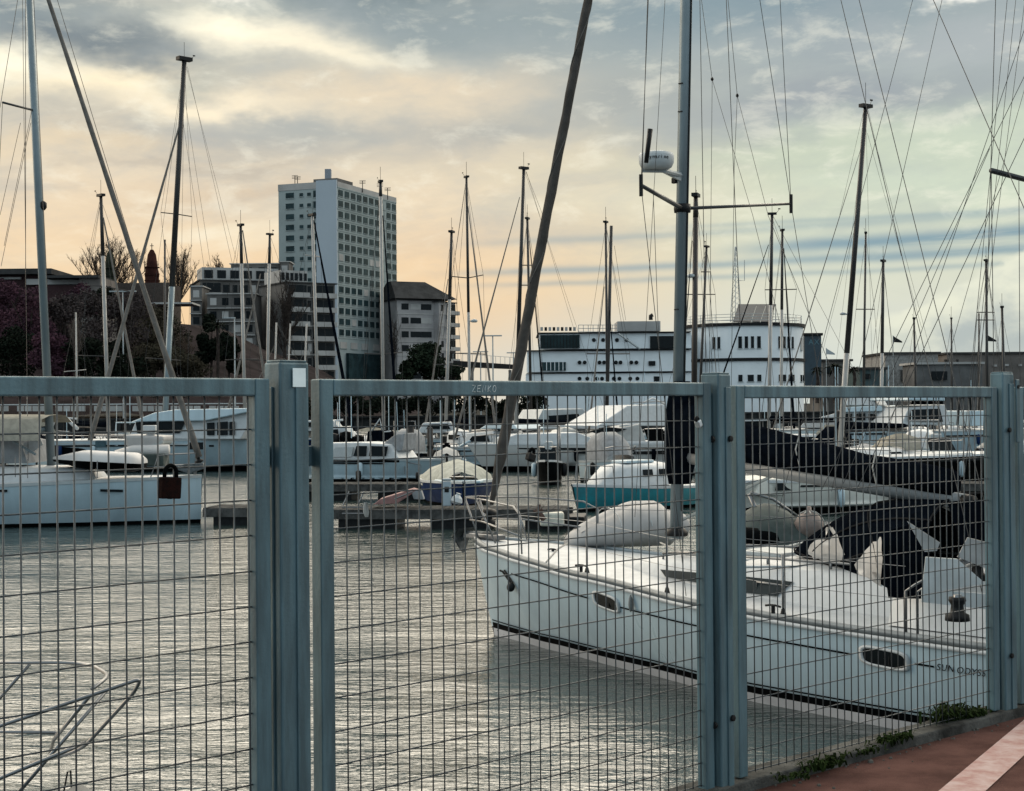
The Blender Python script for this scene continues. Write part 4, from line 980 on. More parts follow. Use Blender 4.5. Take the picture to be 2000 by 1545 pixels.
# ------------------------------------------------------------ motor boats
def motor(label, bow, stern, ywl, f0, f1, B, col=GELW, depth=None, parts=(), boot=BLACK, cat='motor boat', tilt=0.0, name='motor_boat', bottom=BLACK, group='motor boats in the marina', rake=.9):
    """bow, stern: pixel x on the waterline; parts: ('house', x0px, x1px, ytop, ybot, slope front, slope back, width frac, material)"""
    d = depth or dwl((bow+stern)/2, ywl)
    a = P(bow, hor(bow)+3.1*FPX/d, d); e = P(stern, hor(stern)+3.1*FPX/d, d+tilt)
    aft = V((e.x-a.x, e.y-a.y, 0)); L = aft.length; aft.normalize()
    root = thing(name, label, cat, V((a.x, a.y, WATER)), math.atan2(aft.y, aft.x), group); I = inv(root)
    simple_hull(root, L, B, f0, f1, col, GELD, rake, boot, bottom, sail=False, bh=.26)
    o = I @ CAM; sd_ = 1 if o.y > 0 else -1
    def pt(px, py, y):                                            # local point at offset y toward the viewer
        dd = I.to_3x3() @ ray(px, py); t = (sd_*y-o.y)/dd.y; return o+dd*t
    if not any(p[0] == 'rail' for p in parts):
        q = MB()
        for s in (1, -1):
            rp_ = [V((L*t, s*lerp([(0, .05), (.1*L, .27*B), (.25*L, .41*B), (.5*L, .49*B)], L*t)*.93, f0*1.0+.55-.1*t)) for t in (.01, .08, .18, .3)]; q.tube(rp_, .018, 4)
            for v in rp_: q.tube([v, v-UZ*.58], .015, 4)
        q.build('bow_rail', STEEL, root)
    hh_ = [(0, .05), (.1*L, .27*B), (.25*L, .41*B), (.5*L, .49*B), (.8*L, .5*B), (L, .48*B)]
    for s in (1, -1):
        MB().loft([[V((L*i/20, s*(lerp(hh_, L*i/20)+.035), (f0+(f1-f0)*i/20)*.86)), V((L*i/20, s*(lerp(hh_, L*i/20)+.03), (f0+(f1-f0)*i/20)*.80))] for i in range(2, 21)]).build('rub_rail', DARK, root)
    rf = random.Random(int(bow))
    for t in (.38+.1*rf.random(), .62+.1*rf.random(), .84):
        MB().lathe(V((L*t, sd_*(lerp(hh_, L*t)+.13), f1*.85)), (0, 0, -1), [(.02, 0), (.10, .05), (.11, .3), (.10, .52), (.02, .6)], 8).build('fender', rf.choice((NAVY, GELW, DARK, BLUE)), root, True)
    MB().tube([V((L*.6, 0, f1+.8)), V((L*.6, 0, f1+2.6+rf.random()))], .02, 4).build('aerial', GELW, root)
    for p in parts:
        k = p[0]
        if k == 'house':
            _, poly, wf, m_ = p[:4]; nm = p[4] if len(p) > 4 else 'cabin'
            y = wf*B/2; q = [pt(px, py, y) for px, py in poly]
            zc = min(v.z for v in q); zt = max(v.z for v in q)
            inn = lambda v, s: V((v.x, s*(abs(v.y)-.12*(v.z-zc)), v.z))
            MB().loft([[inn(v, sd_) for v in q], [inn(v, -sd_) for v in q]], True, True).build(nm, m_, root, False, .05)
        elif k == 'win':
            _, poly, wf = p[:3]; m_ = p[3] if len(p) > 3 else GLASS
            y = wf*B/2; q = [pt(px, py, y+.015) for px, py in poly]
            MB().prism(q, (0, -sd_*.05, 0)).build('window', m_, root)
        elif k == 'rail':
            _, pts, wf = p[:3]; q = MB(); pp = [pt(px, py, wf*B/2) for px, py in pts]; q.tube(pp, .016*d/55, 5)
            for v in pp: q.tube([v, v-UZ*.5], .013*d/55, 4)
            q.build('rail', STEEL, root)
        elif k == 'bar':
            _, pts, wf, r, m_, nm = p; MB().tube([pt(px, py, wf*B/2) for px, py in pts], r, 6).build(nm, m_, root, True)
        elif k == 'stripe':
            _, pts, th, m_ = p; rows = [[pt(px, py, B/2*.985+.03)+UZ*th/2, pt(px, py, B/2*.985+.03)-UZ*th/2] for px, py in pts]; MB().loft(rows).build('stripe', m_, root)
        elif k == 'fender':
            _, px, py, r, h_, m_ = p; MB().lathe(pt(px, py, B/2+.12), (0, 0, -1), [(.02, 0), (r, .06), (r*1.05, h_*.5), (r, h_-.06), (.02, h_)], 10).build('fender', m_, root, True)
    return root
motor('white cruising yacht with a long curved roof and square hull windows behind the left panel', 486, 106, 921, 1.62, 1.55, 4.3, tilt=3, parts=(
    ('house', ((250, 858), (262, 824), (300, 812), (484, 802), (490, 812), (470, 858)), .8, GELD, 'saloon'),
    ('win', ((265, 825), (362, 822), (350, 846), (268, 846)), .82), ('win', ((404, 826), (418, 825), (418, 850), (404, 850)), .82), ('win', ((424, 825), (444, 823), (444, 850), (424, 850)), .82), ('win', ((448, 824), (458, 823), (458, 850), (448, 850)), .82),
    ('house', ((255, 824), (300, 806), (340, 800), (488, 797), (492, 803), (400, 822)), .92, GELW, 'roof'),
    ('win', ((186, 861), (206, 861), (206, 873), (186, 873)), 1.01, mat('blue grey port', (.05, .09, .11), .2)), ('win', ((370, 864), (396, 864), (396, 878), (370, 878)), 1.0), ('win', ((408, 869), (417, 869), (417, 873), (408, 873)), .99),
    ('win', ((105, 872), (160, 876), (185, 886), (170, 908), (105, 905)), 1.0, BLACK),
    ('stripe', ((110, 866), (180, 868)), .06, GREY), ('stripe', ((330, 868), (366, 868)), .06, GREY), ('stripe', ((150, 869), (230, 870)), .05, GREY), ('rail', ((110, 848), (160, 846), (230, 846)), .9), ('bar', ((98, 814), (130, 818), (152, 838)), .5, .09, GELD, 'davit'), ('bar', ((430, 800), (470, 798)), .4, .03, DARK, 'roof_rail')))
motor('small white cabin cruiser with two black side windows behind the middle panel', 828, 596, 946, 1.0, 1.05, 2.7, depth=62.5, tilt=2, parts=(
    ('house', ((600, 900), (612, 866), (700, 864), (760, 868), (780, 898)), .7, GELD, 'cabin'), ('win', ((696, 871), (716, 871), (714, 891), (690, 891)), .74), ('win', ((724, 871), (757, 872), (753, 891), (720, 891)), .74),
    ('win', ((655, 874), (690, 873), (686, 892), (640, 893)), .74, GREY),
    ('rail', ((700, 888), (750, 898), (790, 902), (822, 908)), .6), ('stripe', ((620, 900), (780, 901)), .10, BLACK), ('fender', 700, 918, .11, .5, DARK), ('fender', 815, 922, .07, .3, DARK), ('house', ((745, 868), (770, 848), (788, 846), (785, 880), (768, 884)), .5, mat('grey canvas', (.20, .21, .22)), 'canopy')))
motor('long pale motor cruiser with a white tent canopy behind the middle panel', 948, 1312, 919, 1.35, 1.25, 3.4, col=mat('pale grey hull', (.50, .50, .49), .4, 0, .05, 2), depth=73.5, tilt=2, parts=(
    ('house', ((985, 856), (1010, 848), (1130, 845), (1165, 858), (1165, 872), (985, 872)), .62, GELD, 'foredeck'), ('house', ((1168, 852), (1212, 836), (1252, 828), (1264, 868), (1168, 870)), .78, mat('white canvas', (.35, .35, .34), .8, 0, .08, 4), 'canopy'),
    ('win', ((1150, 842), (1190, 834), (1226, 838), (1180, 852)), .8), ('win', ((1258, 838), (1296, 838), (1298, 862), (1266, 862)), .6, BLACK), ('house', ((1200, 872), (1206, 862), (1308, 862), (1310, 874)), .9, GELD, 'coaming'),
    ('stripe', ((1010, 876), (1240, 880)), .07, DARK), ('stripe', ((1150, 886), (1300, 886)), .06, DARK), ('stripe', ((1238, 884), (1306, 882)), .10, DARK), ('win', ((1063, 876), (1078, 876), (1076, 881), (1063, 881)), .99), ('win', ((1130, 882), (1150, 882), (1148, 886), (1130, 886)), 1.0),
    ('rail', ((965, 846), (1020, 840), (1090, 838)), .5), ('bar', ((1210, 832), (1252, 828)), .5, .05, GELD, 'canopy_bow')))
motor('motor yacht with a flybridge and pale superstructure behind the long cruiser', 1150, 1330, 905, 1.5, 1.4, 3.8, depth=84, tilt=4, parts=(
    ('house', ((1168, 832), (1230, 792), (1300, 790), (1306, 832)), .8, GELD, 'flybridge'), ('win', ((1170, 836), (1200, 832), (1240, 832), (1230, 846), (1175, 848)), .86), ('house', ((1160, 862), (1172, 848), (1308, 846), (1310, 862)), .86, GELD, 'saloon'),
    ('bar', ((1245, 792), (1275, 778), (1300, 790)), .5, .05, GELD, 'radar_arch'), ('rail', ((1236, 786), (1300, 784)), .7)))
motor('grey sedan cruiser with black windows moored deep in the marina', 1042, 1215, 880, 1.4, 1.4, 3.6, col=GREY, depth=95, tilt=3, parts=(
    ('house', ((1050, 822), (1062, 800), (1140, 798), (1160, 822)), .8, GREY, 'cabin'), ('win', ((1072, 812), (1130, 808), (1134, 820), (1074, 821)), .83), ('house', ((1040, 838), (1045, 822), (1190, 822), (1190, 838)), .9, GELD, 'deckhouse')))
motor('white motor yacht with a dark window band and flybridge behind the right panel', 1470, 1755, 869, 1.55, 1.7, 4.4, depth=92, tilt=-4, parts=(
    ('house', ((1560, 836), (1572, 822), (1635, 806), (1722, 802), (1740, 836)), .82, GELD, 'saloon'), ('win', ((1648, 808), (1664, 808), (1664, 822), (1644, 822)), .85), ('win', ((1672, 808), (1690, 807), (1690, 821), (1672, 821)), .85), ('win', ((1696, 808), (1708, 808), (1714, 821), (1696, 821)), .85),
    ('house', ((1628, 806), (1652, 795), (1720, 792), (1730, 803)), .9, GELW, 'roof'), ('house', ((1650, 792), (1656, 774), (1700, 770), (1712, 792)), .6, GELD, 'flybridge'), ('win', ((1616, 846), (1625, 846), (1625, 850), (1616, 850)), 1.0), ('win', ((1676, 846), (1685, 846), (1685, 850), (1676, 850)), 1.0),
    ('bar', ((1650, 776), (1680, 764), (1705, 772)), .5, .06, GELD, 'radar_arch'), ('rail', ((1490, 822), (1540, 820), (1575, 818)), .7)))
motor('white motor yacht with a black cockpit opening and striped awning near the right post', 1755, 1990, 868, 1.5, 1.6, 4.2, depth=86, tilt=3, parts=(
    ('house', ((1760, 830), (1778, 796), (1850, 790), (1856, 830)), .8, GELD, 'saloon'), ('win', ((1774, 822), (1782, 800), (1836, 798), (1842, 824)), .84), ('house', ((1775, 782), (1778, 774), (1846, 773), (1848, 783)), .9, GELW, 'awning'), ('house', ((1895, 832), (1897, 802), (1930, 802), (1930, 832)), .8, GELW, 'deckhouse'),
    ('win', ((1780, 790), (1782, 783), (1842, 783), (1842, 789)), .7, BLACK), ('bar', ((1870, 830), (1874, 778), (1895, 774), (1898, 830)), .6, .07, DARK, 'stern_arch')))
# stern-on working boat with black fenders
SB_ = motor('stubby white boat seen stern-on with black round fenders beside the post', 610, 700, 905, 1.2, 1.2, 3.0, depth=70, parts=(
    ('house', ((630, 868), (634, 836), (676, 833), (690, 868)), .8, GELD, 'wheelhouse'), ('win', ((640, 856), (642, 840), (660, 838), (662, 856)), .84), ('fender', 676, 842, .28, .62, BLACK), ('fender', 700, 850, .26, .5, BLACK), ('fender', 652, 846, .24, .5, DARK), ('bar', ((655, 838), (655, 822), (670, 820)), .5, .06, GELD, 'mast_stub')))
motor('cluttered fishing boat with a cream engine cowl and dark awning in mid marina', 700, 800, 900, 1.2, 1.1, 2.8, depth=78, col=GREY, parts=(
    ('house', ((715, 866), (718, 842), (760, 840), (764, 866)), .8, NAVY, 'awning'), ('house', ((767, 860), (770, 842), (790, 840), (792, 862)), .6, CREAM, 'engine_cowl'), ('bar', ((726, 842), (742, 818), (746, 842)), .6, .05, GELD, 'gantry'), ('bar', ((748, 844), (764, 842)), .8, .04, GELD, 'crossbar')))
motor('low white motor boat with raked radar arch left of the pale furled sail', 990, 872, 912, 1.1, 1.1, 2.8, depth=76, tilt=3, parts=(
    ('house', ((900, 868), (912, 846), (960, 842), (975, 868)), .8, GELD, 'cabin'), ('bar', ((884, 880), (918, 862)), .9, .08, GELW, 'gangway'), ('house', ((935, 838), (950, 828), (1000, 828), (1010, 838)), .7, GELW, 'hardtop'), ('rail', ((930, 852), (960, 848), (985, 850)), .8), ('win', ((915, 862), (922, 852), (950, 850), (955, 862)), .83)))
# ------------------------------------------------------------ small boats on the near pontoon
BB = thing('small_boat', 'deep blue small boat with a cream cover, bow toward the pontoon', 'boat', V((P(908, 988, 48.5).x, 47.0, WATER)), math.radians(96), 'small boats by the near pontoon')
simple_hull(BB, 5.2, 2.35, .82, .72, BLUE, GELD, .3, None, BLACK)
rows = []
for i in range(9):
    t = i/8; x = .5+4.2*t; w_ = 1.1*min(1, .45+t*1.1); h_ = .55*math.sin(math.pi*min(1, .15+t*.75))+.1
    rows.append([V((x, y*w_, .74+h_*z+.03*math.sin(i*2+y*5))) for y, z in ((-1.05, -.25), (-1, .25), (-.75, .62), (-.35, .9), (0, 1), (.35, .9), (.75, .62), (1, .25), (1.05, -.25))])
MB().loft(rows).build('boat_cover', CREAM, BB, True)
MB().prism([V((.1, -.55, .74)), V((1.2, -.85, .74)), V((1.2, .85, .74)), V((.1, .55, .74))], (0, 0, .1)).build('foredeck', GELW, BB, False, .05)
TB = thing('small_sailboat', 'turquoise-hulled little sailboat with a white cabin behind the grey dinghy', 'boat', P(1128, 994, 45.0).xy.to_3d()+V((0, 0, WATER)), math.radians(38), 'small boats by the near pontoon')
simple_hull(TB, 5.0, 2.1, .80, .62, TEAL, GELD, .2, None, BLACK)
cabin(TB, .55, 3.2, .35, .80, .72, .62, GELD, .7, .1, 'cabin')
for x in (1.9, 2.55): MB().prism([V((x, -.80, 1.02)), V((x+.35, -.82, 1.02)), V((x+.35, -.78, 1.20)), V((x, -.76, 1.20))], (0, -.03, 0)).build('window', GLASS, TB)
MB().box((2.2, 0, 1.42), (1.1, .7, .08)).build('hatch', GELW, TB, False, .02)
MB().box((5.05, 0, .9), (.22, .3, .45)).box((5.1, 0, .45), (.12, .1, .7)).build('outboard', DARK, TB, False, .03)
q = MB(); q.tube([V((.1, -.2, .85)), V((.15, -.22, 1.35)), V((.9, -.55, 1.32)), V((.95, -.58, .8))], .016, 5).tube([V((.1, .2, .85)), V((.15, .22, 1.35)), V((.9, .55, 1.32)), V((.95, .58, .8))], .016, 5); q.build('pulpit', STEEL, TB)
rb = thing('inflatable_boat', 'dark green covered inflatable with steel arch just behind the white sailboat', 'dinghy', P(1520, 1040, 27), 0); o3 = rb.location.copy(); rp = lambda x, y, d=27: P(x, y, d)-o3
rows = []
for i in range(9):
    t = i/8; c_ = rp(1430+170*t, 1045); h_ = .8*math.sin(math.pi*min(.93, .2+.75*t))+.02; rows.append([c_+V((0, y*.9, -.3+h_*z)) for y, z in ((-1, 0), (-.9, .6), (-.5, .95), (0, 1.05), (.5, .95), (.9, .6), (1, 0))])
MB().loft(rows, False, True).build('cover', mat('dark green canvas', (.03, .045, .042), .8), rb, True)
MB().tube([rp(1466, 962), rp(1510, 975), rp(1560, 1010)], .03, 6).tube([rp(1463, 965), rp(1500, 1046)], .04, 6).build('arch', STEEL, rb, True)
MB().tube([rp(1420, 1052, 26.3), rp(1500, 1056, 26.3), rp(1600, 1050, 26.8)], .22, 10).build('tube', BLACK, rb, True)
mb_ = thing('mooring_buoy', 'dull pink mooring buoy with ropes behind the sprayhood', 'buoy', P(1580, 1028, 26.4), 0)
MB().lathe((0, 0, -.26), UZ, [(.02, 0), (.17, .06), (.255, .2), (.255, .32), (.17, .46), (.05, .52), (.04, .6)], 16).build('float', ORANGE, mb_, True)
for k in range(4):
    a0_ = k*.8; MB().tube([V((.27*math.cos(a)*math.cos(a0_), .27*math.cos(a)*math.sin(a0_), .27*math.sin(a))) for a in [i*.35-.3 for i in range(8)]], .012, 4).build('rope', ROPE, mb_)
# ------------------------------------------------------------ pulpit of the boat lying below the left corner
CB = thing('sailboat', 'boat below the left corner of which only the steel pulpit shows', 'sailboat', V((P(130, 1330, 9.3).x, 9.35, WATER)), math.radians(178))
CI = inv(CB); cw = lambda x, y, d: CI @ P(x, y, d)
simple_hull(CB, 7.5, 2.2, .60, .50, GELW, GELD, .4, BLACK)
q = MB()
def arc(pts, n=6):
    """round the corners of a polyline"""
    out = [V(pts[0])]
    for i in range(1, len(pts)-1):
        a, b, c_ = V(pts[i-1]), V(pts[i]), V(pts[i+1]); r = min((a-b).length, (c_-b).length)*.4
        p0, p1 = b+(a-b).normalized()*r, b+(c_-b).normalized()*r
        for k in range(n+1): t = k/n; out.append(p0*(1-t)**2+b*2*t*(1-t)+p1*t*t)
    return out+[V(pts[-1])]
TR = .0125
q.tube(arc([cw(-60, 1294, 10.3), cw(172, 1294, 10.2), cw(215, 1320, 9.7), cw(180, 1345, 9.3)]), TR, 8)
q.tube(arc([cw(-120, 1458, 8.7), cw(276, 1325, 9.2), cw(262, 1352, 9.25), cw(165, 1458, 9.5), cw(130, 1474, 9.6), cw(60, 1490, 9.7)]), TR, 8)
q.tube([cw(58, 1297, 10.3), cw(-30, 1397, 10.3)], TR*.95, 8); q.tube([cw(210, 1346, 9.2), cw(30, 1555, 8.9)], TR, 8); q.tube([cw(178, 1356, 9.2), cw(105, 1445, 9.6), cw(95, 1480, 9.9)], TR*.95, 8)
q.tube([cw(-80, 1428, 10.3), cw(110, 1431, 10.1)], TR*.95, 8); q.tube(arc([cw(-60, 1545, 8.7), cw(150, 1458, 8.9), cw(165, 1450, 9.2)]), TR, 8)
q.tube([cw(110, 1431, 10.1), cw(98, 1470, 10.0)], TR*.8, 8)
q.build('pulpit', STEEL, CB, True)
MB().tube([cw(125, 1545, 9.4), cw(132, 1508, 9.4), cw(138, 1505, 9.4), cw(140, 1545, 9.4)], .006, 5).build('rope_loop', DARK, CB)
MB().prism([cw(x, y, 9.5) for x, y in ((90, 1550), (110, 1541), (150, 1540), (152, 1526), (190, 1548), (190, 1600), (90, 1600))], (0, .3, 0)).build('bow_fitting', mat('dark teal fitting', (.015, .03, .035), .5), CB, False, .01)
# ------------------------------------------------------------ masts across the marina, each on its own boat
Y_ = yacht
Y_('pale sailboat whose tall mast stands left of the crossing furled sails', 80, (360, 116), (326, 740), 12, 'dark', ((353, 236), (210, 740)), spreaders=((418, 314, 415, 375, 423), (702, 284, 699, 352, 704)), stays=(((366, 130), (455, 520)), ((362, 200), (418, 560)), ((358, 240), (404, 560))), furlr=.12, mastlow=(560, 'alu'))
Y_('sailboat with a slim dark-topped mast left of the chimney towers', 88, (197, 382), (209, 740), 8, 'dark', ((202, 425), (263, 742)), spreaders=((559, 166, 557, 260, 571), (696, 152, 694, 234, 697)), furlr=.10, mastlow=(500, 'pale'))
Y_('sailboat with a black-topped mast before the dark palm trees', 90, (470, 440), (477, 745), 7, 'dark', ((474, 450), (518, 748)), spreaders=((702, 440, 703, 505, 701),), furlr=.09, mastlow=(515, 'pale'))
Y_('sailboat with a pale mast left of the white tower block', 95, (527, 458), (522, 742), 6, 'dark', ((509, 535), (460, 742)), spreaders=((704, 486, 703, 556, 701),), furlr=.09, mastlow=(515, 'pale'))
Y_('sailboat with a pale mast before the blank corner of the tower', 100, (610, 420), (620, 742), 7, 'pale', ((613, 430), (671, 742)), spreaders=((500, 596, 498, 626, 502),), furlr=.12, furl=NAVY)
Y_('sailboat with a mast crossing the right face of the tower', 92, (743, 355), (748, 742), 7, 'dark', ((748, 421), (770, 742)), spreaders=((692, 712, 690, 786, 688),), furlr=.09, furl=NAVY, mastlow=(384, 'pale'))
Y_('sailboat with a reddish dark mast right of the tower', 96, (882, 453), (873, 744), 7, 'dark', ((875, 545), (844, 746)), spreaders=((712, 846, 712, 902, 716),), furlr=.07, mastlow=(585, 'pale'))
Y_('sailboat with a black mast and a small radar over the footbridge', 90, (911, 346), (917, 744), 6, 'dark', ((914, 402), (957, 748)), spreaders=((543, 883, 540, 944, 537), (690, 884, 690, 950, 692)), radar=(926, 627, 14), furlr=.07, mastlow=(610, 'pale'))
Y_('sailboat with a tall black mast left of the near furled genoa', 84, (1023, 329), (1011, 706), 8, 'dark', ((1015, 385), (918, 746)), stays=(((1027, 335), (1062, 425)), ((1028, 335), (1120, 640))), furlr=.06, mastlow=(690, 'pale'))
Y_('sailboat whose mast half hides behind the near furled genoa', 98, (1030, 427), (1036, 745), 6, 'dark', ((1034, 470), (1059, 748)), spreaders=((518, 1018, 518, 1044, 518), (557, 1018, 557, 1044, 557)), furlr=.06, furl=NAVY)
Y_('sailboat with a pair of slim masts before the porthole building', 90, (1183, 434), (1186, 750), 6, 'dark', ((1180, 560), (1160, 748)), spreaders=((691, 1146, 691, 1230, 691),), furlr=.06)
Y_('sailboat with a thick black mast before the porthole building', 93, (1194, 441), (1186, 752), 8, 'dark', ((1190, 600), (1202, 752)), stays=(((1200, 480), (1222, 625)),), furlr=.06, furl=NAVY, extras=False)
Y_('sailboat with a thick dark brown mast just right of the near mast', 70, (1359, 382), (1356, 748), 11, 'brown', ((1352, 470), (1335, 700)), spreaders=((575, 1340, 575, 1397, 575),), radar=(1350, 539, 17), furlr=.04, furl=NAVY, mastlow=(425, 'brown'))
Y_('sailboat with a short dark mast behind the round white building', 100, (1380, 482), (1370, 700), 6, 'dark', ((1381, 500), (1400, 745)), furlr=.03, spreaders=((531, 1369, 531, 1388, 531),))
Y_('sailboat with a black mast and long slanting stay at the round building', 88, (1508, 418), (1503, 745), 7, 'dark', ((1501, 478), (1412, 732)), spreaders=((566, 1494, 566, 1556, 565),), furlr=.055, furl=NAVY, mastlow=(596, 'pale'))
Y_('sailboat with a slim mast carrying aerials at the round building', 94, (1528, 450), (1526, 745), 6, 'dark', ((1531, 485), (1546, 748)), furlr=.07, furl=NAVY, mastlow=(605, 'pale'))
Y_('sailboat with a tall raked dark mast and lamp on the right', 58, (1691, 208), (1652, 715), 11, 'dark', ((1684, 282), (1572, 640)), stays=(((1694, 260), (1800, 640)), ((1686, 220), (1640, 420)), ((1696, 215), (1760, 500)), ((1676, 420), (1606, 690))), radar=(1646, 613, 12), furlr=.025, mastlow=(690, 'pale'))
Y_('sailboat with a thin mast right of the tall raked mast', 95, (1691, 455), (1687, 722), 5, 'dark', None, spreaders=((604, 1672, 604, 1708, 604),))
Y_('sailboat with a plain black mast left of the concrete sheds', 92, (1725, 510), (1722, 752), 7, 'dark', ((1726, 560), (1712, 700)), furlr=.02, mastlow=(690, 'pale'), cover=BEIGE)
Y_('sailboat with a black mast and crosstrees before the concrete sheds', 94, (1926, 509), (1928, 748), 6, 'dark', ((1924, 590), (1916, 700)), spreaders=((610, 1908, 610, 1942, 610), (625, 1908, 625, 1942, 625)), furlr=.03)
Y_('sailboat with a short stubby mast near the right post', 100, (1957, 600), (1960, 700), 6, 'dark', None)
Y_('sailboat with a short mast amid the crossing stays', 110, (1785, 622), (1788, 742), 5, 'dark', None)
Y_('small sailboat with a low mast in front of the pale cumulus', 115, (1858, 622), (1859, 720), 4, 'dark', None)
Y_('small sailboat with a low mast left of the crosstrees mast', 112, (1912, 612), (1912, 730), 4, 'dark', None, extras=False)
Y_('sailboat with a bare pale pole mast before the purple bank', 98, (148, 610), (150, 745), 4, 'pale', None, spreaders=((724, 125, 726, 168, 722),), extras=False)
Y_('sailboat with a short dark mast before the second chimney tower', 110, (322, 468), (322, 745), 5, 'dark', None, extras=False)
Y_('sailboat with a slender pale mast before the bare tree', 104, (540, 630), (536, 745), 4, 'pale', ((541, 665), (505, 742)), furlr=.05, extras=False)
Y_('sailboat with a thin pale mast right of the bare tree', 106, (567, 632), (562, 745), 4, 'pale', None, extras=False)
Y_('sailboat with a thin mast before the balcony block', 108, (599, 632), (594, 745), 4, 'pale', ((594, 685), (572, 745)), furlr=.04, extras=False)
# neighbour berthed to the right: only spreader and wires come into the frame
NB = thing('sailboat', 'boat beyond the right edge of which a spreader and slanting stays show', 'sailboat', V((7.2, 19.5, WATER)), math.radians(-45))
NI = inv(NB); nw = lambda x, y, d=17.5: NI @ P(x, y, d)
simple_hull(NB, 10.4, 3.5, 1.25, .95, GELW, GELD, .3, BLACK)
mn0, mn1 = nw(2105, 1000, 17.4), nw(2120, -700, 17.4)
MB().tube([mn0, mn1], .08, 10).build('mast', ALU, NB, True)
MB().tube([nw(1936, 333, 16.2), nw(2108, 378, 17.4), nw(2290, 372, 18.5)], .03, 7).build('spreader', mat('black spreader', (.018, .02, .022)), NB, True)
MB().tube([nw(2110, 905, 17.3), nw(2700, 985, 14.0)], .07, 8).build('boom', mat('grey boom', (.17, .18, .185)), NB, True)
cabin(NB, 3, 7, .5, 1.15, 1.05, .42, GELD)
for (xa, ya), (xb, yb), r in (((1945, -20), (1935, 335), .0045), ((1936, 333), (1941, 740), .0045), ((1785, -10), (1520, 1000), .0035), ((1842, -10), (1660, 800), .0035), ((2000, 60), (1850, 500), .0035), ((2010, 130), (1760, 640), .0035), ((2010, 250), (1700, 900), .004), ((1968, -10), (1935, 330), .0035), ((1985, -10), (1930, 500), .0032), ((2003, -10), (1960, 330), .0032), ((1933, 290), (1850, 480), .0035), ((1990, 350), (1992, 740), .004), ((2005, 160), (1880, 600), .0032)):
    k = .5; MB().tube([nw(xa+(xa-xb)*(k if ya < 260 else 0), ya+(ya-yb)*(k if ya < 260 else 0), 16.4), nw(xb+(xb-xa)*max(0, (960-yb)/(yb-ya)), max(yb, 960), 16.0)], r, 4).build('stay', RIG, NB)
# ------------------------------------------------------------ more of the crowd of boats behind the near sailboat
motor('cream cabin boat glimpsed under the grey boom of the near sailboat', 1432, 1760, 1004, 1.0, .95, 2.8, col=mat('cream hull', (.62, .61, .56), .4, 0, .05, 2), depth=43, tilt=3, parts=(
    ('house', ((1475, 968), (1492, 936), (1600, 930), (1640, 940), (1660, 968)), .7, mat('cream cabin', (.48, .475, .43), .5, 0, .06, 3), 'cabin'), ('win', ((1520, 944), (1548, 942), (1550, 958), (1516, 958)), .74), ('win', ((1562, 942), (1592, 942), (1600, 958), (1562, 958)), .74), ('rail', ((1440, 950), (1470, 940), (1490, 936)), .6),
    ('house', ((1662, 982), (1666, 956), (1790, 954), (1794, 982)), .75, mat('cream cabin', (.48, .475, .43)), 'deckhouse'), ('win', ((1690, 960), (1712, 960), (1712, 972), (1690, 972)), .78), ('win', ((1726, 960), (1760, 960), (1760, 974), (1726, 974)), .78), ('bar', ((1655, 985), (1668, 948), (1690, 985)), .8, .05, GELD, 'gantry')))
motor('black workboat lying low behind the sail cover by the right post', 1990, 1560, 940, 1.2, 1.1, 3.2, col=BLACK, depth=60, tilt=-3, parts=(
    ('house', ((1800, 905), (1812, 888), (1900, 884), (1960, 905)), .7, GREY, 'cabin'), ('win', ((1830, 900), (1836, 890), (1880, 889), (1890, 900)), .74), ('rail', ((1600, 880), (1680, 878), (1740, 880)), .7)))
yacht('sailboat with a long grey sail cover over its boom near the right post', 66, (2030, 300), (2015, 880), 10, 'dark', None, extras=False, cover=GREY, hullcol=GREY)
motor('white cuddy boat among the masts behind the middle panel top', 800, 905, 884, 1.2, 1.2, 2.8, depth=92, parts=(('house', ((815, 846), (826, 826), (880, 824), (890, 846)), .8, GELD, 'cabin'), ('win', ((832, 838), (838, 829), (874, 828), (880, 838)), .84)))
motor('dark blue cruiser with pale cabin top in the row at mid left', 540, 690, 888, 1.3, 1.2, 3.0, depth=96, col=BLUE, parts=(('house', ((560, 842), (575, 822), (650, 820), (668, 842)), .8, GELD, 'cabin'), ('win', ((585, 834), (592, 825), (640, 824), (648, 834)), .84)))
motor('white cabin boat half hidden by the round building mast feet', 1395, 1560, 884, 1.3, 1.2, 3.2, depth=98, parts=(('house', ((1420, 845), (1436, 820), (1520, 818), (1535, 845)), .8, GELD, 'cabin'), ('win', ((1442, 836), (1450, 823), (1506, 822), (1514, 836)), .84), ('rail', ((1400, 838), (1440, 832)), .8)))
motor('pale cabin boat with dark stripe at the far left edge', -60, 130, 892, 1.3, 1.2, 3.2, depth=94, col=GREY, parts=(('house', ((-20, 852), (0, 822), (70, 820), (90, 852)), .8, mat('dark green canvas', (.03, .045, .042), .8), 'awning'), ('bar', ((95, 850), (110, 815), (150, 818)), .6, .07, GELD, 'arch')))
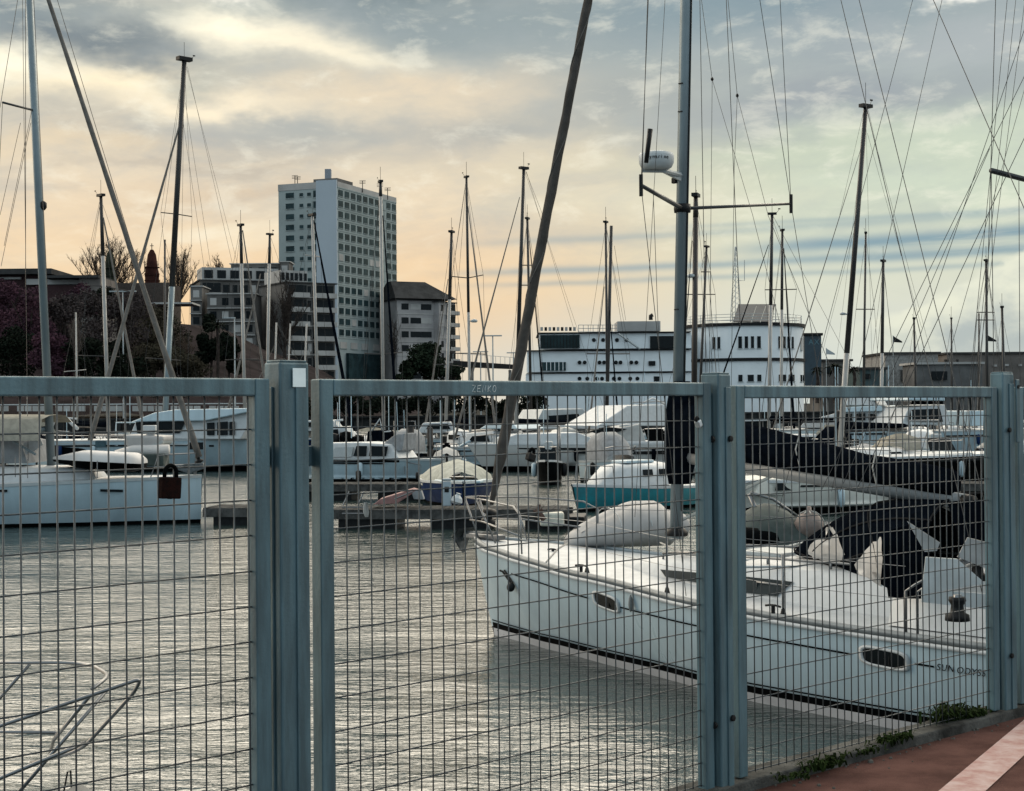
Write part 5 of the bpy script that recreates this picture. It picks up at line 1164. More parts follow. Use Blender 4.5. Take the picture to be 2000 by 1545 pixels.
# ------------------------------------------------------------ small craft filling the berths between the larger boats
def craft(label, px, d, w_px, colr, top, tcol, h=1.0, seed=0, out=True):
    """small boat seen nearly end on: hull, screen or canopy, outboard, a few loose things"""
    rnd = random.Random(seed+px); B = w_px*d/FPX; c_ = P(px, 800, d); rz = math.radians(90+rnd.uniform(-28, 28))
    root = thing('small_boat', label, 'boat', V((c_.x, c_.y, WATER)), rz, 'small craft in the middle berths')
    L = B*2.3; simple_hull(root, L, B, h, h*.85, colr, GELD, .3, BLACK, BLACK, sail=False, bh=.16)
    if top == 'canopy':
        MB().loft([[V((L*t, y*B*.42, h*.9+z*hh)) for y, z in ((-1, 0), (-.92, .7), (-.5, 1), (.5, 1), (.92, .7), (1, 0))] for t, hh in ((.30, .25), (.42, .95), (.62, 1.15), (.86, 1.0))]).build('canopy', tcol, root, True)
    elif top == 'cabin':
        cabin(root, L*.18, L*.62, B*.26, B*.38, h*.92, .85, tcol, .5, .08, 'cabin')
        for y in (-.2, .2): MB().box((L*.21+.32, y*B, h*.92+.55), (.05, B*.28, .26)).build('window', GLASS, root)
        for s in (1, -1): MB().box((L*.45, s*B*.365, h*.92+.55), (L*.2, .04, .26)).build('window', GLASS, root)
    elif top == 'cover':
        MB().loft([[V((L*t, y*B*.47*min(1, .4+t*1.4), h*.86+z*.5*math.sin(math.pi*min(1, .12+t*.8))+.04*math.sin(y*9+t*7))) for y, z in ((-1.05, -.2), (-.8, .6), (0, 1), (.8, .6), (1.05, -.2))] for t in (.05, .2, .4, .6, .8, .97)]).build('boat_cover', tcol, root, True)
    elif top == 'arch':
        MB().tube([V((L*.7, -B*.42, h*.9)), V((L*.74, -B*.40, h+1.3)), V((L*.74, B*.40, h+1.3)), V((L*.7, B*.42, h*.9))], .05, 6).build('arch', tcol, root, True)
        MB().prism([V((L*.36, -B*.35, h*.9)), V((L*.36, B*.35, h*.9)), V((L*.46, B*.3, h+.5)), V((L*.46, -B*.3, h+.5))], (.04, 0, 0)).build('windscreen', GLASS, root)
        MB().box((L*.55, 0, h+.35), (.5, B*.3, .7)).build('console', GREY, root, False, .05)
    if out: MB().box((L+.12, 0, h+.25), (.3, .36, .5)).box((L+.15, 0, h*.5), (.14, .12, .9)).build('outboard', rnd.choice((DARK, BLACK, GREY)), root, False, .05)
    q = MB()
    for s in (1, -1): q.tube([V((L*.03, s*.1, h+.5)), V((L*.2, s*B*.33, h+.5)), V((L*.34, s*B*.42, h+.42))], .02, 4).tube([V((L*.2, s*B*.33, h+.5)), V((L*.2, s*B*.35, h*.95))], .018, 4)
    q.build('bow_rail', STEEL, root)
    for s in (1, -1): MB().lathe(V((L*.55, s*(B*.5+.1), h*.85)), (0, 0, -1), [(.02, 0), (.10, .05), (.11, .3), (.10, .5), (.02, .56)], 8).build('fender', rnd.choice((NAVY, GELW, DARK)), root, True)
    MB().tube([V((L*.5, B*.2, h)), V((L*.5+rnd.uniform(-.2, .2), B*.2, h+rnd.uniform(1.6, 2.8)))], .018, 4).build('aerial', GELW, root)
    return root
WC = mat('white canvas', (.35, .35, .34)); DGC = mat('dark green canvas', (.03, .045, .042)); GC = mat('grey canvas', (.20, .21, .22)); PG = mat('pale grey hull', (.50, .50, .49))
for a_ in (('white boat with a black canopy left of the white cruising yacht', 70, 70, 92, GELW, 'canopy', NAVY), ('grey covered boat behind the left sailboat tender', 150, 80, 80, PG, 'cover', GC), ('dark blue boat with an arch at the left edge of the row', 210, 92, 70, BLUE, 'arch', GELW), ('white boat under a green canopy near the left stile', 330, 96, 70, GELW, 'canopy', DGC),
    ('white day boat with a cabin right of the post', 650, 84, 66, GELW, 'cabin', GELD), ('black boat under a grey canopy by the first mooring pile', 760, 74, 60, BLACK, 'canopy', GC), ('white boat with a steel arch between the two mooring piles', 822, 86, 56, GELW, 'arch', STEEL), ('pale boat under a white cover right of the second mooring pile', 872, 66, 60, PG, 'cover', WC),
    ('small white cabin boat behind the blue boat cover', 925, 82, 56, GELW, 'cabin', GELD), ('dark hulled boat with a navy canopy behind the furled sail foot', 1010, 90, 62, NAVY, 'canopy', NAVY), ('white boat under a beige canopy above the long cruiser', 1105, 100, 60, GELW, 'canopy', BEIGE), ('white cabin boat by the near mast cover', 1335, 88, 60, GELW, 'cabin', GELD),
    ('grey cabin boat above the sail cover beside the middle post', 1478, 78, 70, PG, 'cabin', GC), ('boat with a black arch under the round building', 1535, 74, 66, GELW, 'arch', BLACK), ('white boat under a navy canopy by the thick black pile', 1600, 70, 70, GELW, 'canopy', NAVY), ('covered grey boat right of the thick black pile', 1700, 66, 84, PG, 'cover', GC),
    ('white day boat with a cabin above the black workboat', 1790, 72, 80, GELW, 'cabin', GELD), ('white boat with a steel arch near the right post', 1880, 68, 84, GELW, 'arch', STEEL), ('navy boat under a white cover right of the right post', 1960, 74, 78, BLUE, 'cover', WC), ('low black inflatable boat between the pontoon and the long cruiser', 1068, 60, 50, BLACK, 'arch', STEEL), ('white boat with a grey canopy just behind the turquoise sailboat', 1235, 60, 74, GELW, 'canopy', GC)):
    craft(*a_)
# ============================================================ pontoons, piles and gear
def pontoon(label, xa, xb, yf, yb, ztop, n):
    a = P(xa, yf, dwl(xa, yf)); b = P(xb, yf, dwl(xb, yf)); d = V((b.x-a.x, b.y-a.y, 0)); L = d.length; d.normalize()
    root = thing('pontoon', label, 'pontoon', V((a.x, a.y, WATER)), math.atan2(d.y, d.x), 'floating pontoons')
    I = inv(root); wdt = 1.6
    for i in range(int(L/.16)):
        x = i*.16+.08
        o = MB().box((x, wdt/2, ztop-.02+random.uniform(-.003, .003)), (.145, wdt, .04)).build('plank', WOOD, root) if i == 0 else inst(pl, root, (i*.16, 0, random.uniform(-.006, .006)))
        if i == 0: pl = o
    MB().box((L/2, .03, ztop-.14), (L, .06, .2)).box((L/2, wdt-.03, ztop-.14), (L, .06, .2)).build('side_beam', WOOD, root)
    q = MB(); k = 0
    while k*2.4 < L-1: q.box((1+k*2.4, wdt/2, .06), (1.5, wdt-.2, .5)); k += 1
    q.build('float', DARK, root, False, .03)
    return root, I
PT, PI_ = pontoon('weathered grey pontoon with a pale power post behind the middle panel', 640, 1112, 1034, 985, .50, 1)
pontoon('added low pontoon standing in for dark reflection behind the red tarpaulin', 585, 860, 978, 950, .55, 1)  # added pontoon: stands in for dark hull reflection and dock shade on the water
pontoon('narrow walkway pontoon running right behind the turquoise boat', 1290, 1990, 975, 950, .5, 1)
pontoon('short grey pontoon at the bow of the left sailboat', 396, 560, 1026, 985, .46, 1)
def pedestal(label, px, y0, y1, wpx, d, m):
    b = P(px, y1, d); r = wpx*d/FPX; h = (y1-y0)*d/FPX; root = thing('power_post', label, 'power post', b, 0)
    MB().box((0, 0, h*.44), (r, r*.8, h*.88)).build('body', m, root, False, .02); MB().box((0, 0, h*.95), (r*1.06, r*.9, h*.1)).build('lamp_cap', GREY, root, False, .03); MB().box((0, -r*.41, h*.6), (r*.5, .02, h*.2)).build('socket_panel', DARK, root)
pedestal('pale blue power post standing on the pontoon before the blue boat', 873, 934, 988, 17, 39.4, mat('pale blue post', (.30, .36, .40), .5, 0, .05, 4))
tp = thing('covered_gangway', 'folded gangway under a faded red tarpaulin on the pontoon', 'gangway', P(760, 986, 39.6), 0); o4 = tp.location.copy(); tq = lambda x, y, d=39.6: P(x, y, d)-o4
MB().prism([tq(728, 986), tq(742, 975), tq(806, 955), tq(815, 958), tq(775, 984)], (0, .7, 0)).build('tarpaulin', RED, tp, False, .02)
MB().prism([tq(803, 958), tq(822, 957), tq(828, 976), tq(808, 975)], (0, .5, 0)).build('canvas_end', mat('grey canvas', (.20, .21, .22)), tp, False, .01)
MB().tube([tq(770, 975, 39.4), tq(806, 960, 39.4)], .02, 5).build('pole', STEEL, tp)
ld = thing('boarding_ladder', 'pale steel boarding ladder leaning on the pontoon end by the post', 'ladder', P(690, 990, 38.8), 0); o5 = ld.location.copy(); lq = lambda x, y, d=38.8: P(x, y, d)-o5
MB().tube([lq(670, 987), lq(682, 960)], .02, 5).build('rail', STEEL, ld); MB().tube([lq(700, 985), lq(711, 960)], .02, 5).build('rail', STEEL, ld); MB().tube([lq(668, 991), lq(716, 991)], .02, 5).tube([lq(668, 1003), lq(712, 1003)], .02, 5).build('rung', STEEL, ld)
rg = thing('canvas_bag', 'limp pale cloth hanging over the pontoon edge', 'cloth', P(714, 980, 38.5), 0); o6 = rg.location.copy()
MB().loft([[P(x+dx, y, 38.5+dz)-o6 for dx, dz in ((-w_, 0), (-w_*.3, -.06), (w_*.3, .03), (w_, -.02))] for x, y, w_ in ((714, 981, 3), (714, 990, 5), (715, 1000, 6), (716, 1010, 3))]).build('cloth', ROPE, rg, True)
bk_ = thing('white_sack', 'small crumpled white sack on the pontoon by the power post', 'sack', P(890, 984, 39.3), 0)
MB().lathe((0, 0, 0), V((.3, 0, 1)), [(.1, 0), (.16, .06), (.13, .16), (.05, .24), (.07, .28)], 9).build('sack', GELD, bk_)
wb_ = thing('white_pontoon_box', 'stained cream float box on the pontoon right end', 'box', P(1078, 1026, 38.2), 0); MB().box((0, 0, .16), (.6, .5, .34)).build('box', mat('stained cream plastic', (.52, .50, .42), .6, 0, .2, 4), wb_, False, .05)
af = thing('anchor', 'rusty brown anchor hung on the railing left of the cream box', 'anchor', P(1054, 1000, 21.6), 0); o7 = af.location.copy(); aq = lambda x, y: P(x, y, 21.6)-o7
MB().tube([aq(1053, 985), aq(1050, 1000), aq(1062, 1014)], .028, 6).build('shank', mat('rust brown', (.06, .03, .022), .8), af); MB().tube([aq(1042, 998), aq(1052, 1001), aq(1060, 995)], .022, 6).tube([aq(1054, 1003), aq(1063, 1016)], .045, 6).build('fluke', mat('rust brown', (.06, .03, .022)), af)
def pile(label, px, y0, y1, wpx, d, m=PILE):
    a, b = P(px, y0, d), P(px, y1, d); b.z = WATER-1; root = thing('mooring_pile', label, 'pile', V((a.x, a.y, WATER)), 0, 'tarred mooring piles')
    r = wpx*d/FPX/2; MB().tube([V((0, 0, -1.2)), V((0, 0, a.z-WATER))], r, 10).build('shaft', m, root, True); MB().lathe((0, 0, a.z-WATER+.003), UZ, [(r*.98, 0), (r*.9, .05), (.02, .1)], 10).build('pile_cap', m, root)
    MB().lathe((0, 0, (a.z-WATER)*.6), UZ, [(r*1.25, 0), (r*1.25, .12)], 10).build('mooring_ring', DARK, root)
pile('black mooring pile in the middle of the middle panel', 802, 835, 890, 14, 66); pile('black mooring pile just right of the first', 840, 838, 888, 12, 68); pile('thick black mooring pile before the white motor yacht', 1640, 806, 880, 20, 60); pile('black mooring pile partly hidden by the near mast', 1310, 845, 905, 16, 55)
# ============================================================ buildings
PLASTER = mat('white tower plaster', (.26, .30, .30), .9, 0, .07, .12); PLAST2 = mat('grey render', (.13, .125, .12), .9, 0, .25, .15); PALE = mat('pale render', (.34, .335, .325), .9, 0, .12, .2); WHITE = mat('white painted wall', (.66, .70, .72), .8, 0, .05, .3)
ROOF = mat('dark roof', (.05, .05, .05), .85, 0, .2, .4); BRICK = mat('red brick tower', (.042, .018, .015), .9, 0, .25, .6)
def facade(root, A, B, z0, z1, cols, rows, zrow, wsize, wm=GLASSB, off=.06, blinds=(), proto=None, nm='window'):
    """windows on the wall from A to B (seen left to right); cols: fractions, zrow(k): height, wsize(i): width, height"""
    d = V((B.x-A.x, B.y-A.y, 0)); L = d.length; d.normalize(); n = V((d.y, -d.x, 0)); cache = {}
    for k in range(rows):
        for i, f in enumerate(cols):
            w_, h_ = wsize(i); key = (w_, h_, (i, k) in blinds)
            p = A+d*L*f+n*off; p.z = zrow(k); loc = p-root.location
            if key not in cache:
                o = MB().box((0, 0, 0), (w_, .12, h_)).build(nm, PALE if key[2] else wm, root); o.rotation_euler = (0, 0, math.atan2(d.y, d.x))
                s_ = MB().box((0, -.10, -h_/2-.10), (w_+.3, .16, .12)).build('sill', PLASTER, o); cache[key] = (o, s_)
            else:
                o = inst(cache[key][0], root); inst(cache[key][1], o)
            o.location = loc
def flat(p): return V((p.x, p.y, 0))
def zat(px, py, d): return P(px, py, d).z
def block(root, pts, z0, z1, m, name='wall'):
    q = MB().prism([V((p.x, p.y, z0))-root.location for p in pts], (0, 0, z1-z0)); return q.build(name, m, root)
# tower block
tA, tB, tC, tD = flat(P(545, 560, 395)), flat(P(620, 560, 391)), flat(P(660, 560, 389.5)), flat(P(775, 560, 421))
TW = thing('tower_block', 'white eighteen storey tower block above the marina with rows of square windows', 'tower block', tC, 0)
back = [tD+V((-16, 9, 0)), tA+V((2, 26, 0))]
zt = zat(660, 358, 390)
block(TW, [tA, tB, tC, tD]+back, .5, zt, PLASTER)
ins = lambda a, b, t: a+(b-a)*t
nBC = V(((tC-tB).y, -(tC-tB).x, 0)).normalized()
block(TW, [tB+nBC*.6, tC+nBC*.6, tC-nBC*4, tB-nBC*4], .5, zat(640, 352, 390), mat('tower plaster painted lit', (.34, .385, .425), .85, 0, .03, .1), 'corner_panel')  # same white paint as the walls, its brighter light put into the colour
fH = 2.73; z1r = zat(672, 379, 393)
facade(TW, tC, tD, 0, 0, [(i+.5)/9.9+(.1 if i > 6 else 0) for i in range(9)], 14, lambda k: z1r-k*fH, lambda i: (2.3, 1.55), blinds={(0, 6), (5, 6), (6, 6), (4, 9), (2, 12)})
z1l = zat(566, 381, 393)
facade(TW, tA, tB, 0, 0, [.30, .60, .80, .955], 13, lambda k: z1l-k*fH, lambda i: ((2.3, 1.35), (1.0, .85), (1.0, .85), (.95, 1.7))[i])
for k in range(15):                                             # slab edges between the rows of windows
    d_ = (tD-tC).normalized(); n_ = V((d_.y, -d_.x, 0)); c_ = (tC+tD)/2+n_*.05; c_.z = z1r-k*fH+fH/2
    MB().box((0, 0, 0), ((tD-tC).length, .14, .3), (d_, n_, UZ)).build('slab_edge', PLASTER, TW, False, 0, None).location = c_-TW.location
facade(TW, tC, tD, 0, 0, [.08, .25, .43, .62, .8], 1, lambda k: zat(690, 675, 395), lambda i: (3.6, 1.6), wm=PALE)
block(TW, [ins(tC, tD, .12)+V((.8, -.6, 0)), ins(tC, tD, .95)+V((.8, -.6, 0)), ins(tC, tD, .95)+V((-2, 2, 0)), ins(tC, tD, .12)+V((-2, 2, 0))], .8, zat(700, 690, 395), GLASSB, 'arcade')
block(TW, [ins(tA, tC, .6), tC, ins(tC, tD, .25), ins(tC, tD, .25)+V((-8, 8, 0)), ins(tA, tC, .6)+V((0, 8, 0))], zt+.003, zat(640, 348, 390), PLAST2, 'plant_room')
ch_ = flat(P(641, 345, 396)); MB().box(ch_-TW.location+V((0, 0, zat(641, 342, 396))), (1.6, 1.6, 3.0)).build('chimney', mat('chimney steel', (.20, .22, .25), .6), TW, False, .1)
for px, py in ((581, 352), (576, 350), (708, 360), (742, 366), (757, 374)):
    b = P(px, py, 402)-TW.location; q = MB().tube([b-UZ*2.2, b+UZ*1.0], .10, 4)
    for k in range(3): q.tube([b+V((-.8, 0, .2+k*.35)), b+V((.8, .2, .3+k*.35))], .06, 4)
    q.build('aerial', DARK, TW)
block(TW, [tA-nBC*-.0+V((-.1, -.1, 0)), tB+V((0, -.1, 0)), tB+V((0, .3, 0)), tA+V((-.1, .3, 0))], zat(580, 372, 394), zt+.5, PALE, 'parapet')
d_ = (tD-tC).normalized(); n_ = V((d_.y, -d_.x, 0)); block(TW, [tC+n_*.08, tD+n_*.08, tD-n_*.3, tC-n_*.3], z1r+1.5, zt+.45, PALE, 'parapet')
# apartment block with balconies
def apartments(label, x0, x1, d, ytop, ybot, nfl, m, seed, balc=(), win=(), roofstep=None, depth=14):
    a, b = flat(P(x0, 700, d)), flat(P(x1, 700, d+6)); root = thing('apartment_block', label, 'apartment block', a, 0)
    z1 = zat(x0, ytop, d); z0 = .5; fh = (z1-z0)/nfl; L = (b-a).length; dr_ = (b-a).normalized(); n_ = V((dr_.y, -dr_.x, 0)); ax = (dr_, n_, UZ)
    MB().box((b-a)/2-n_*depth/2+UZ*((z0+z1)/2), (L, depth, z1-z0), ax).build('wall', m, root)
    MB().box((b-a)/2-n_*depth/2+UZ*(z1+.12), (L+.8, depth+.8, .25), ax).build('roof', ROOF, root)
    rnd = random.Random(seed); pb = pr_ = pw = None
    for k in range(nfl):
        z = z0+k*fh
        for f0, f1 in balc:
            c_ = dr_*(L*(f0+f1)/2)+n_*.75+UZ*(z+fh*.02); wd = L*(f1-f0)
            if pb is None or abs(pb[1]-wd) > .01:
                o = MB().box((0, 0, 0), (wd, 1.5, .22), ax).build('balcony', PALE, root); pb = (o, wd); p_ = MB().box(n_*.72+UZ*.5, (wd, .08, .85), ax).build('parapet', PALE, o); pr_ = p_
                w_ = MB().box(-n_*.66+UZ*(fh*.5), (wd*.94, .06, fh*.72), ax).build('glazing', GLASS, o); pw = w_
            else: o = inst(pb[0], root); inst(pr_, o); inst(pw, o)
            o.location = c_
        MB().box((b-a)/2+n_*.06+UZ*(z+.1), (L, .12, .22), ax).build('floor_band', PALE, root)
        for i, (f, w_, h_) in enumerate(win):
            MB().box(dr_*(L*f)+n_*.03+UZ*(z+fh*.55), (w_, .1, h_), ax).build('window', GLASS if rnd.random() < .8 else PALE, root)
    if roofstep:
        f0, f1, hh, m2 = roofstep
        MB().box(dr_*(L*(f0+f1)/2)-n_*depth*.5+UZ*(z1+.26+hh/2), (L*(f1-f0), depth*.6, hh), ax).build('penthouse', m2, root)
        for i in range(6): MB().box(dr_*(L*(f0+(f1-f0)*(i+.5)/6))-n_*(depth*.2-.06)+UZ*(z1+.26+hh*.5), (L*(f1-f0)/9, .1, hh*.6), ax).build('window', GLASS, root)
    return root
apartments('grey apartment block with a pale stepped top floor at the left of the tower', 392, 560, 330, 548, 745, 8, PLAST2, 1, balc=((.02, .24),), win=((.30, 1.4, 1.6), (.40, 1.0, 1.6), (.50, 1.8, 1.6), (.61, 1.2, 1.6), (.72, 1.4, 1.6), (.83, 1.8, 1.6), (.94, 1.2, 1.6)), roofstep=(.04, .95, 2.9, PALE))
apartments('stepped apartment wing with dark balconies in front of the tower', 560, 655, 318, 552, 745, 9, PLAST2, 2, balc=((.04, .42), (.52, .98)), win=((.47, .8, 1.6),), roofstep=(.0, .55, 2.6, PALE))
ra = apartments('grey apartment block with a dark hipped roof right of the tower', 776, 862, 400, 586, 745, 8, mat('grey blue render', (.29, .28, .28), .9, 0, .15, .2), 3, win=((.18, 2.0, 1.6), (.42, 3.0, 1.5), (.66, 3.0, 1.5), (.88, 1.2, 2.0)))
apartments('narrow apartment end with stacked balconies above the evergreen bush', 858, 890, 404, 590, 745, 9, mat('grey blue render', (.22, .215, .22)), 4, balc=((.45, 1.0),), win=((.2, 1.0, 1.6),), depth=10)
z1_ = zat(776, 585, 400); a, b = flat(P(772, 700, 399)), flat(P(892, 700, 406)); dr_ = (b-a).normalized(); n_ = V((dr_.y, -dr_.x, 0)); L_ = (b-a).length
q = MB(); o_ = ra.location; bs_ = [a+n_*.6, b+n_*.6, b-n_*15, a-n_*15]; tp_ = [a-n_*6+dr_*1, a-n_*6+dr_*L_*.62, a-n_*9+dr_*L_*.62, a-n_*9+dr_*1]
q.loft([[V((p.x, p.y, z1_+.3))-o_ for p in bs_], [V((p.x, p.y, z1_+5.2))-o_ for p in tp_]], True, True).build('hipped_roof', ROOF, ra)
for label, x0, x1, y0, y1, d, dep in (('low grey terrace block stepping down left of the apartment block', 372, 396, 560, 745, 322, 8), ('set-back attic storey over the apartment block', 452, 548, 516, 545, 340, 8), ('small stair tower on the apartment roof', 548, 566, 512, 550, 338, 6), ('stepped terrace storey before the apartment block', 405, 500, 575, 745, 318, 8)):
    a = flat(P((x0+x1)/2, 700, d)); root = thing('terrace_block', label, 'apartment block', a, 0, 'terraced blocks left of the tower'); p, q_ = P(x0, y0, d), P(x1, y1, d); zb = q_.z if y1 < 700 else .5
    MB().box(V((0, dep/2, (p.z+zb)/2)), (q_.x-p.x, dep, p.z-zb)).build('wall', PLAST2, root); MB().box(V((0, dep/2, p.z+.1)), (q_.x-p.x+.6, dep+.6, .22)).build('roof_slab', PALE, root)
    nf = max(1, int((p.z-zb)/2.8)); nw_ = max(1, int((q_.x-p.x)/2.4))
    for k in range(nf):
        for i in range(nw_): MB().box(V((-(q_.x-p.x)/2+(i+.5)*(q_.x-p.x)/nw_, -.02, p.z-1.5-k*2.8)), (1.3, .1, 1.5)).build('window', GLASS if (i*7+k*3) % 5 else PALE, root)
        if k: MB().box(V((0, -.35, p.z-k*2.8-.1)), (q_.x-p.x, .8, .16)).build('ledge', PALE, root)
# long white club building with portholes
CD = 200.0
def cb(px, py, dd=0): return P(px, py, CD+dd)
ca = flat(cb(1028, 720)); CBD = thing('club_building', 'long white ship-like club building with rows of round portholes', 'building', ca, 0)
cq = lambda px, py, dd=0: cb(px, py, dd)-ca
def slab(x0, x1, y0, y1, d0, d1, m, name, root=None, org=None):
    o_ = org if org is not None else ca; r_ = root or CBD; a, b = P(x0, y1, CD+d0), P(x1, y0, CD+d0)
    return MB().box((V(((a.x+b.x)/2, CD+(d0+d1)/2, (a.z+b.z)/2)))-o_, (b.x-a.x, d1-d0, b.z-a.z)).build(name, m, r_)
slab(1028, 1350, 728, 830, 0, 16, WHITE, 'lower_storey'); slab(1030, 1350, 684, 727, .2, 16, WHITE, 'middle_storey'); slab(1054, 1350, 650, 682, 3, 16, WHITE, 'upper_storey')
slab(1028, 1350, 726.5, 729.5, -.3, .5, DARK, 'deck_line'); slab(1026, 1350, 681.5, 685, -.4, 3.6, DARK, 'deck_line'); slab(1050, 1350, 647, 651, 2.4, 17, DARK, 'roof_edge')
slab(1056, 1132, 654, 680, 2.6, 3.1, GLASSB, 'glass_front'); slab(1270, 1318, 656, 681, 2.7, 3.2, GLASS, 'glass_front')
for i in range(12): slab(1056+i*6.3, 1057+i*6.3, 654, 680, 2.45, 2.65, DARK, 'mullion')
slab(1206, 1290, 627, 647, 5, 11, PALE, 'roof_house'); MB().tube([cq(1271, 625, 8), cq(1271, 617, 8), cq(1275, 615, 8)], .28, 8).build('vent_pipe', DARK, CBD)
fw_ = slab(1058, 1105, 707, 724, -.08, .3, GLASSB, 'window')
for i in range(5): slab(1067+i*8, 1068.2+i*8, 707, 724, -.14, -.02, WHITE, 'mullion')
slab(1267, 1280, 705, 714, -.06, .3, GLASS, 'window'); slab(1277, 1288, 735, 745, -.06, .3, GLASS, 'window')
pp_ = None
for px, py in [(x, 708) for x in (1132, 1142, 1171, 1180, 1203, 1212, 1233, 1243)]+[(x, 739.5) for x in (1132, 1147, 1166, 1176, 1199, 1210, 1231, 1245)]+[(x, 664) for x in (1160, 1178, 1205, 1224)]:
    dd = 3 if py < 680 else .0
    loc = cq(px, py, dd-.1)
    if pp_ is None: pp_ = MB().lathe((0, .1, 0), (0, -1, 0), [(.21, 0), (.21, .08)], 14).build('porthole', GLASS, CBD); pr2 = MB().lathe((0, .1, 0), (0, -1, 0), [(.26, 0), (.26, .05)], 14).build('rim', DARK, pp_); o = pp_
    else: o = inst(pp_, CBD); inst(pr2, o)
    o.location = loc
q = MB()
for z_ in (0, .45, .9): q.tube([cq(1130, 648, 4)+UZ*z_, cq(1206, 648, 4)+UZ*z_], .04, 4)
for i in range(9): q.tube([cq(1130+i*9.5, 648, 4), cq(1130+i*9.5, 648, 4)+UZ*.9], .04, 4)
q.build('roof_railing', GREY, CBD); MB().tube([cq(1208, 652, 2.2), cq(1250, 682, 2.2)], .14, 5).build('stair', GREY, CBD)
for i in range(9): MB().box(cq(1058+i*8, 647, 5)+UZ*.3, (.35, .3, .5)).build('roof_vent', DARK if i % 2 else PALE, CBD)
# round end of the club
rc_ = flat(P(1452, 720, CD+10)); RD = thing('round_building', 'round white three-storey building with a roof railing and solar panels', 'building', rc_, 0); RR = 8.1
zr = lambda py: zat(1450, py, CD+2)
def drum(r, za, zb, m, name, n=48): return MB().lathe((0, 0, za), UZ, [(r, 0), (r, zb-za)], n).build(name, m, RD)
drum(RR, .3, zr(705), WHITE, 'lower_drum'); drum(RR-.02, zr(699), zr(636), WHITE, 'upper_drum'); drum(RR+.25, zr(705)+.003, zr(699)-.003, DARK, 'deck_line'); drum(RR+.3, zr(636)+.003, zr(630), DARK, 'roof_edge')
def curved(px, y0, y1, wpx, m=GLASS, name='window'):
    s = (px-1452)/3000*CD/RR; s = max(-.97, min(.97, s)); a = math.asin(s); n_ = V((math.sin(a), -math.cos(a), 0)); t_ = V((math.cos(a), math.sin(a), 0))
    wd = wpx/3000*CD/max(.35, math.cos(a)); za, zb = zr(y1), zr(y0); o = MB().box(n_*(RR-.02)+UZ*((za+zb)/2), (wd, .14, zb-za), (t_, n_, UZ)).build(name, m, RD)
    MB().box(n_*(RR+.06)+UZ*(za-.06), (wd+.2, .14, .08), (t_, n_, UZ)).build('sill', GREY, o)
for px, w_ in ((1379, 5), (1388, 5), (1428, 7), (1440, 6.5), (1452, 6), (1465, 7), (1508, 5), (1518, 6), (1528, 5), (1538, 4)): curved(px, 657, 680, w_)
for px in (1562,): curved(px, 658, 682, 6, PALE, 'shutter')
for px, w_ in ((1428, 8), (1448, 12), (1465, 8), (1508, 5), (1518, 7), (1530, 5), (1538, 6), (1560, 5), (1568, 5), (1388, 6)): curved(px, 732, 745, w_)
for f in (.33, .66, 1.0):
    MB().tube([V((math.cos(a)*(RR-.2), math.sin(a)*(RR-.2), zr(630)+f*1.15)) for a in [i*math.pi/20 for i in range(41)]], .035, 4).build('railing', GREY, RD)
for i in range(20): a = i*math.pi/10; MB().tube([V((math.cos(a)*(RR-.2), math.sin(a)*(RR-.2), zr(630))), V((math.cos(a)*(RR-.2), math.sin(a)*(RR-.2), zr(630)+1.15))], .035, 4).build('railing_post', GREY, RD)
rq = lambda px, py, dd: P(px, py, CD+dd)-rc_
SOL = mat('solar panel', (.03, .033, .036), .3, 0, .2, .6)
sp_ = [rq(1431, 628, 5), rq(1503, 628, 5), rq(1515, 594, 9), rq(1442, 594, 9)]
for i in range(4):
    e0, e1 = i/4+.006, (i+1)/4-.006; c4 = [sp_[0]+(sp_[1]-sp_[0])*e0, sp_[0]+(sp_[1]-sp_[0])*e1, sp_[3]+(sp_[2]-sp_[3])*e1, sp_[3]+(sp_[2]-sp_[3])*e0]; MB().prism(c4, (0, .05, -.1)).build('solar_panel', SOL, RD)
q = MB()
for i in range(5): b = sp_[3]+(sp_[2]-sp_[3])*i/4; q.tube([b, V((b.x, b.y+.2, zr(630)))], .06, 4)
q.build('panel_frame', GREY, RD)
lm = MB(); bz = rq(1437, 628, 10); tz = rq(1437, 482, 10)
lg = [V((.9*math.cos(a), .9*math.sin(a), 0)) for a in (0.3, 2.4, 4.5)]
for v in lg: lm.tube([bz+v, tz+v*.12], .05, 4)
for k in range(14):
    t, t2_ = k/14, (k+1)/14
    for i in range(3): a, b = lg[i], lg[(i+1) % 3]; lm.tube([bz+(tz-bz)*t+a*(1-.88*t), bz+(tz-bz)*t2_+b*(1-.88*t2_)], .025, 3)
lm.tube([rq(1440, 548, 10), rq(1454, 548, 10), rq(1454, 508, 10)], .05, 4); lm.build('lattice_mast', GREY, RD)
sq = flat(P(1590, 700, CD+14)); SGN = thing('sign_board_building', 'dark blue sign tower with pale letters behind the round building', 'sign', sq, 0); sg = lambda px, py, dd=14: P(px, py, CD+dd)-sq
a, b = sg(1572, 770), sg(1604, 656); MB().box((a+b)/2+V((0, 1.5, 0)), (b.x-a.x, 3, b.z-a.z)).build('board', mat('dark blue cladding', (.012, .035, .055), .5, 0, .2, .6), SGN); MB().box(sg(1588, 653)+V((0, 1.4, 0)), (b.x-a.x+.3, 3.4, .35)).build('top_edge', DARK, SGN)
text('AXI', 1.05, frame(sg(1579, 673)-V((0, .03, 0)), V((1, 0, 0)), UZ), mat('pale blue letters', (.06, .15, .19), .5), SGN)
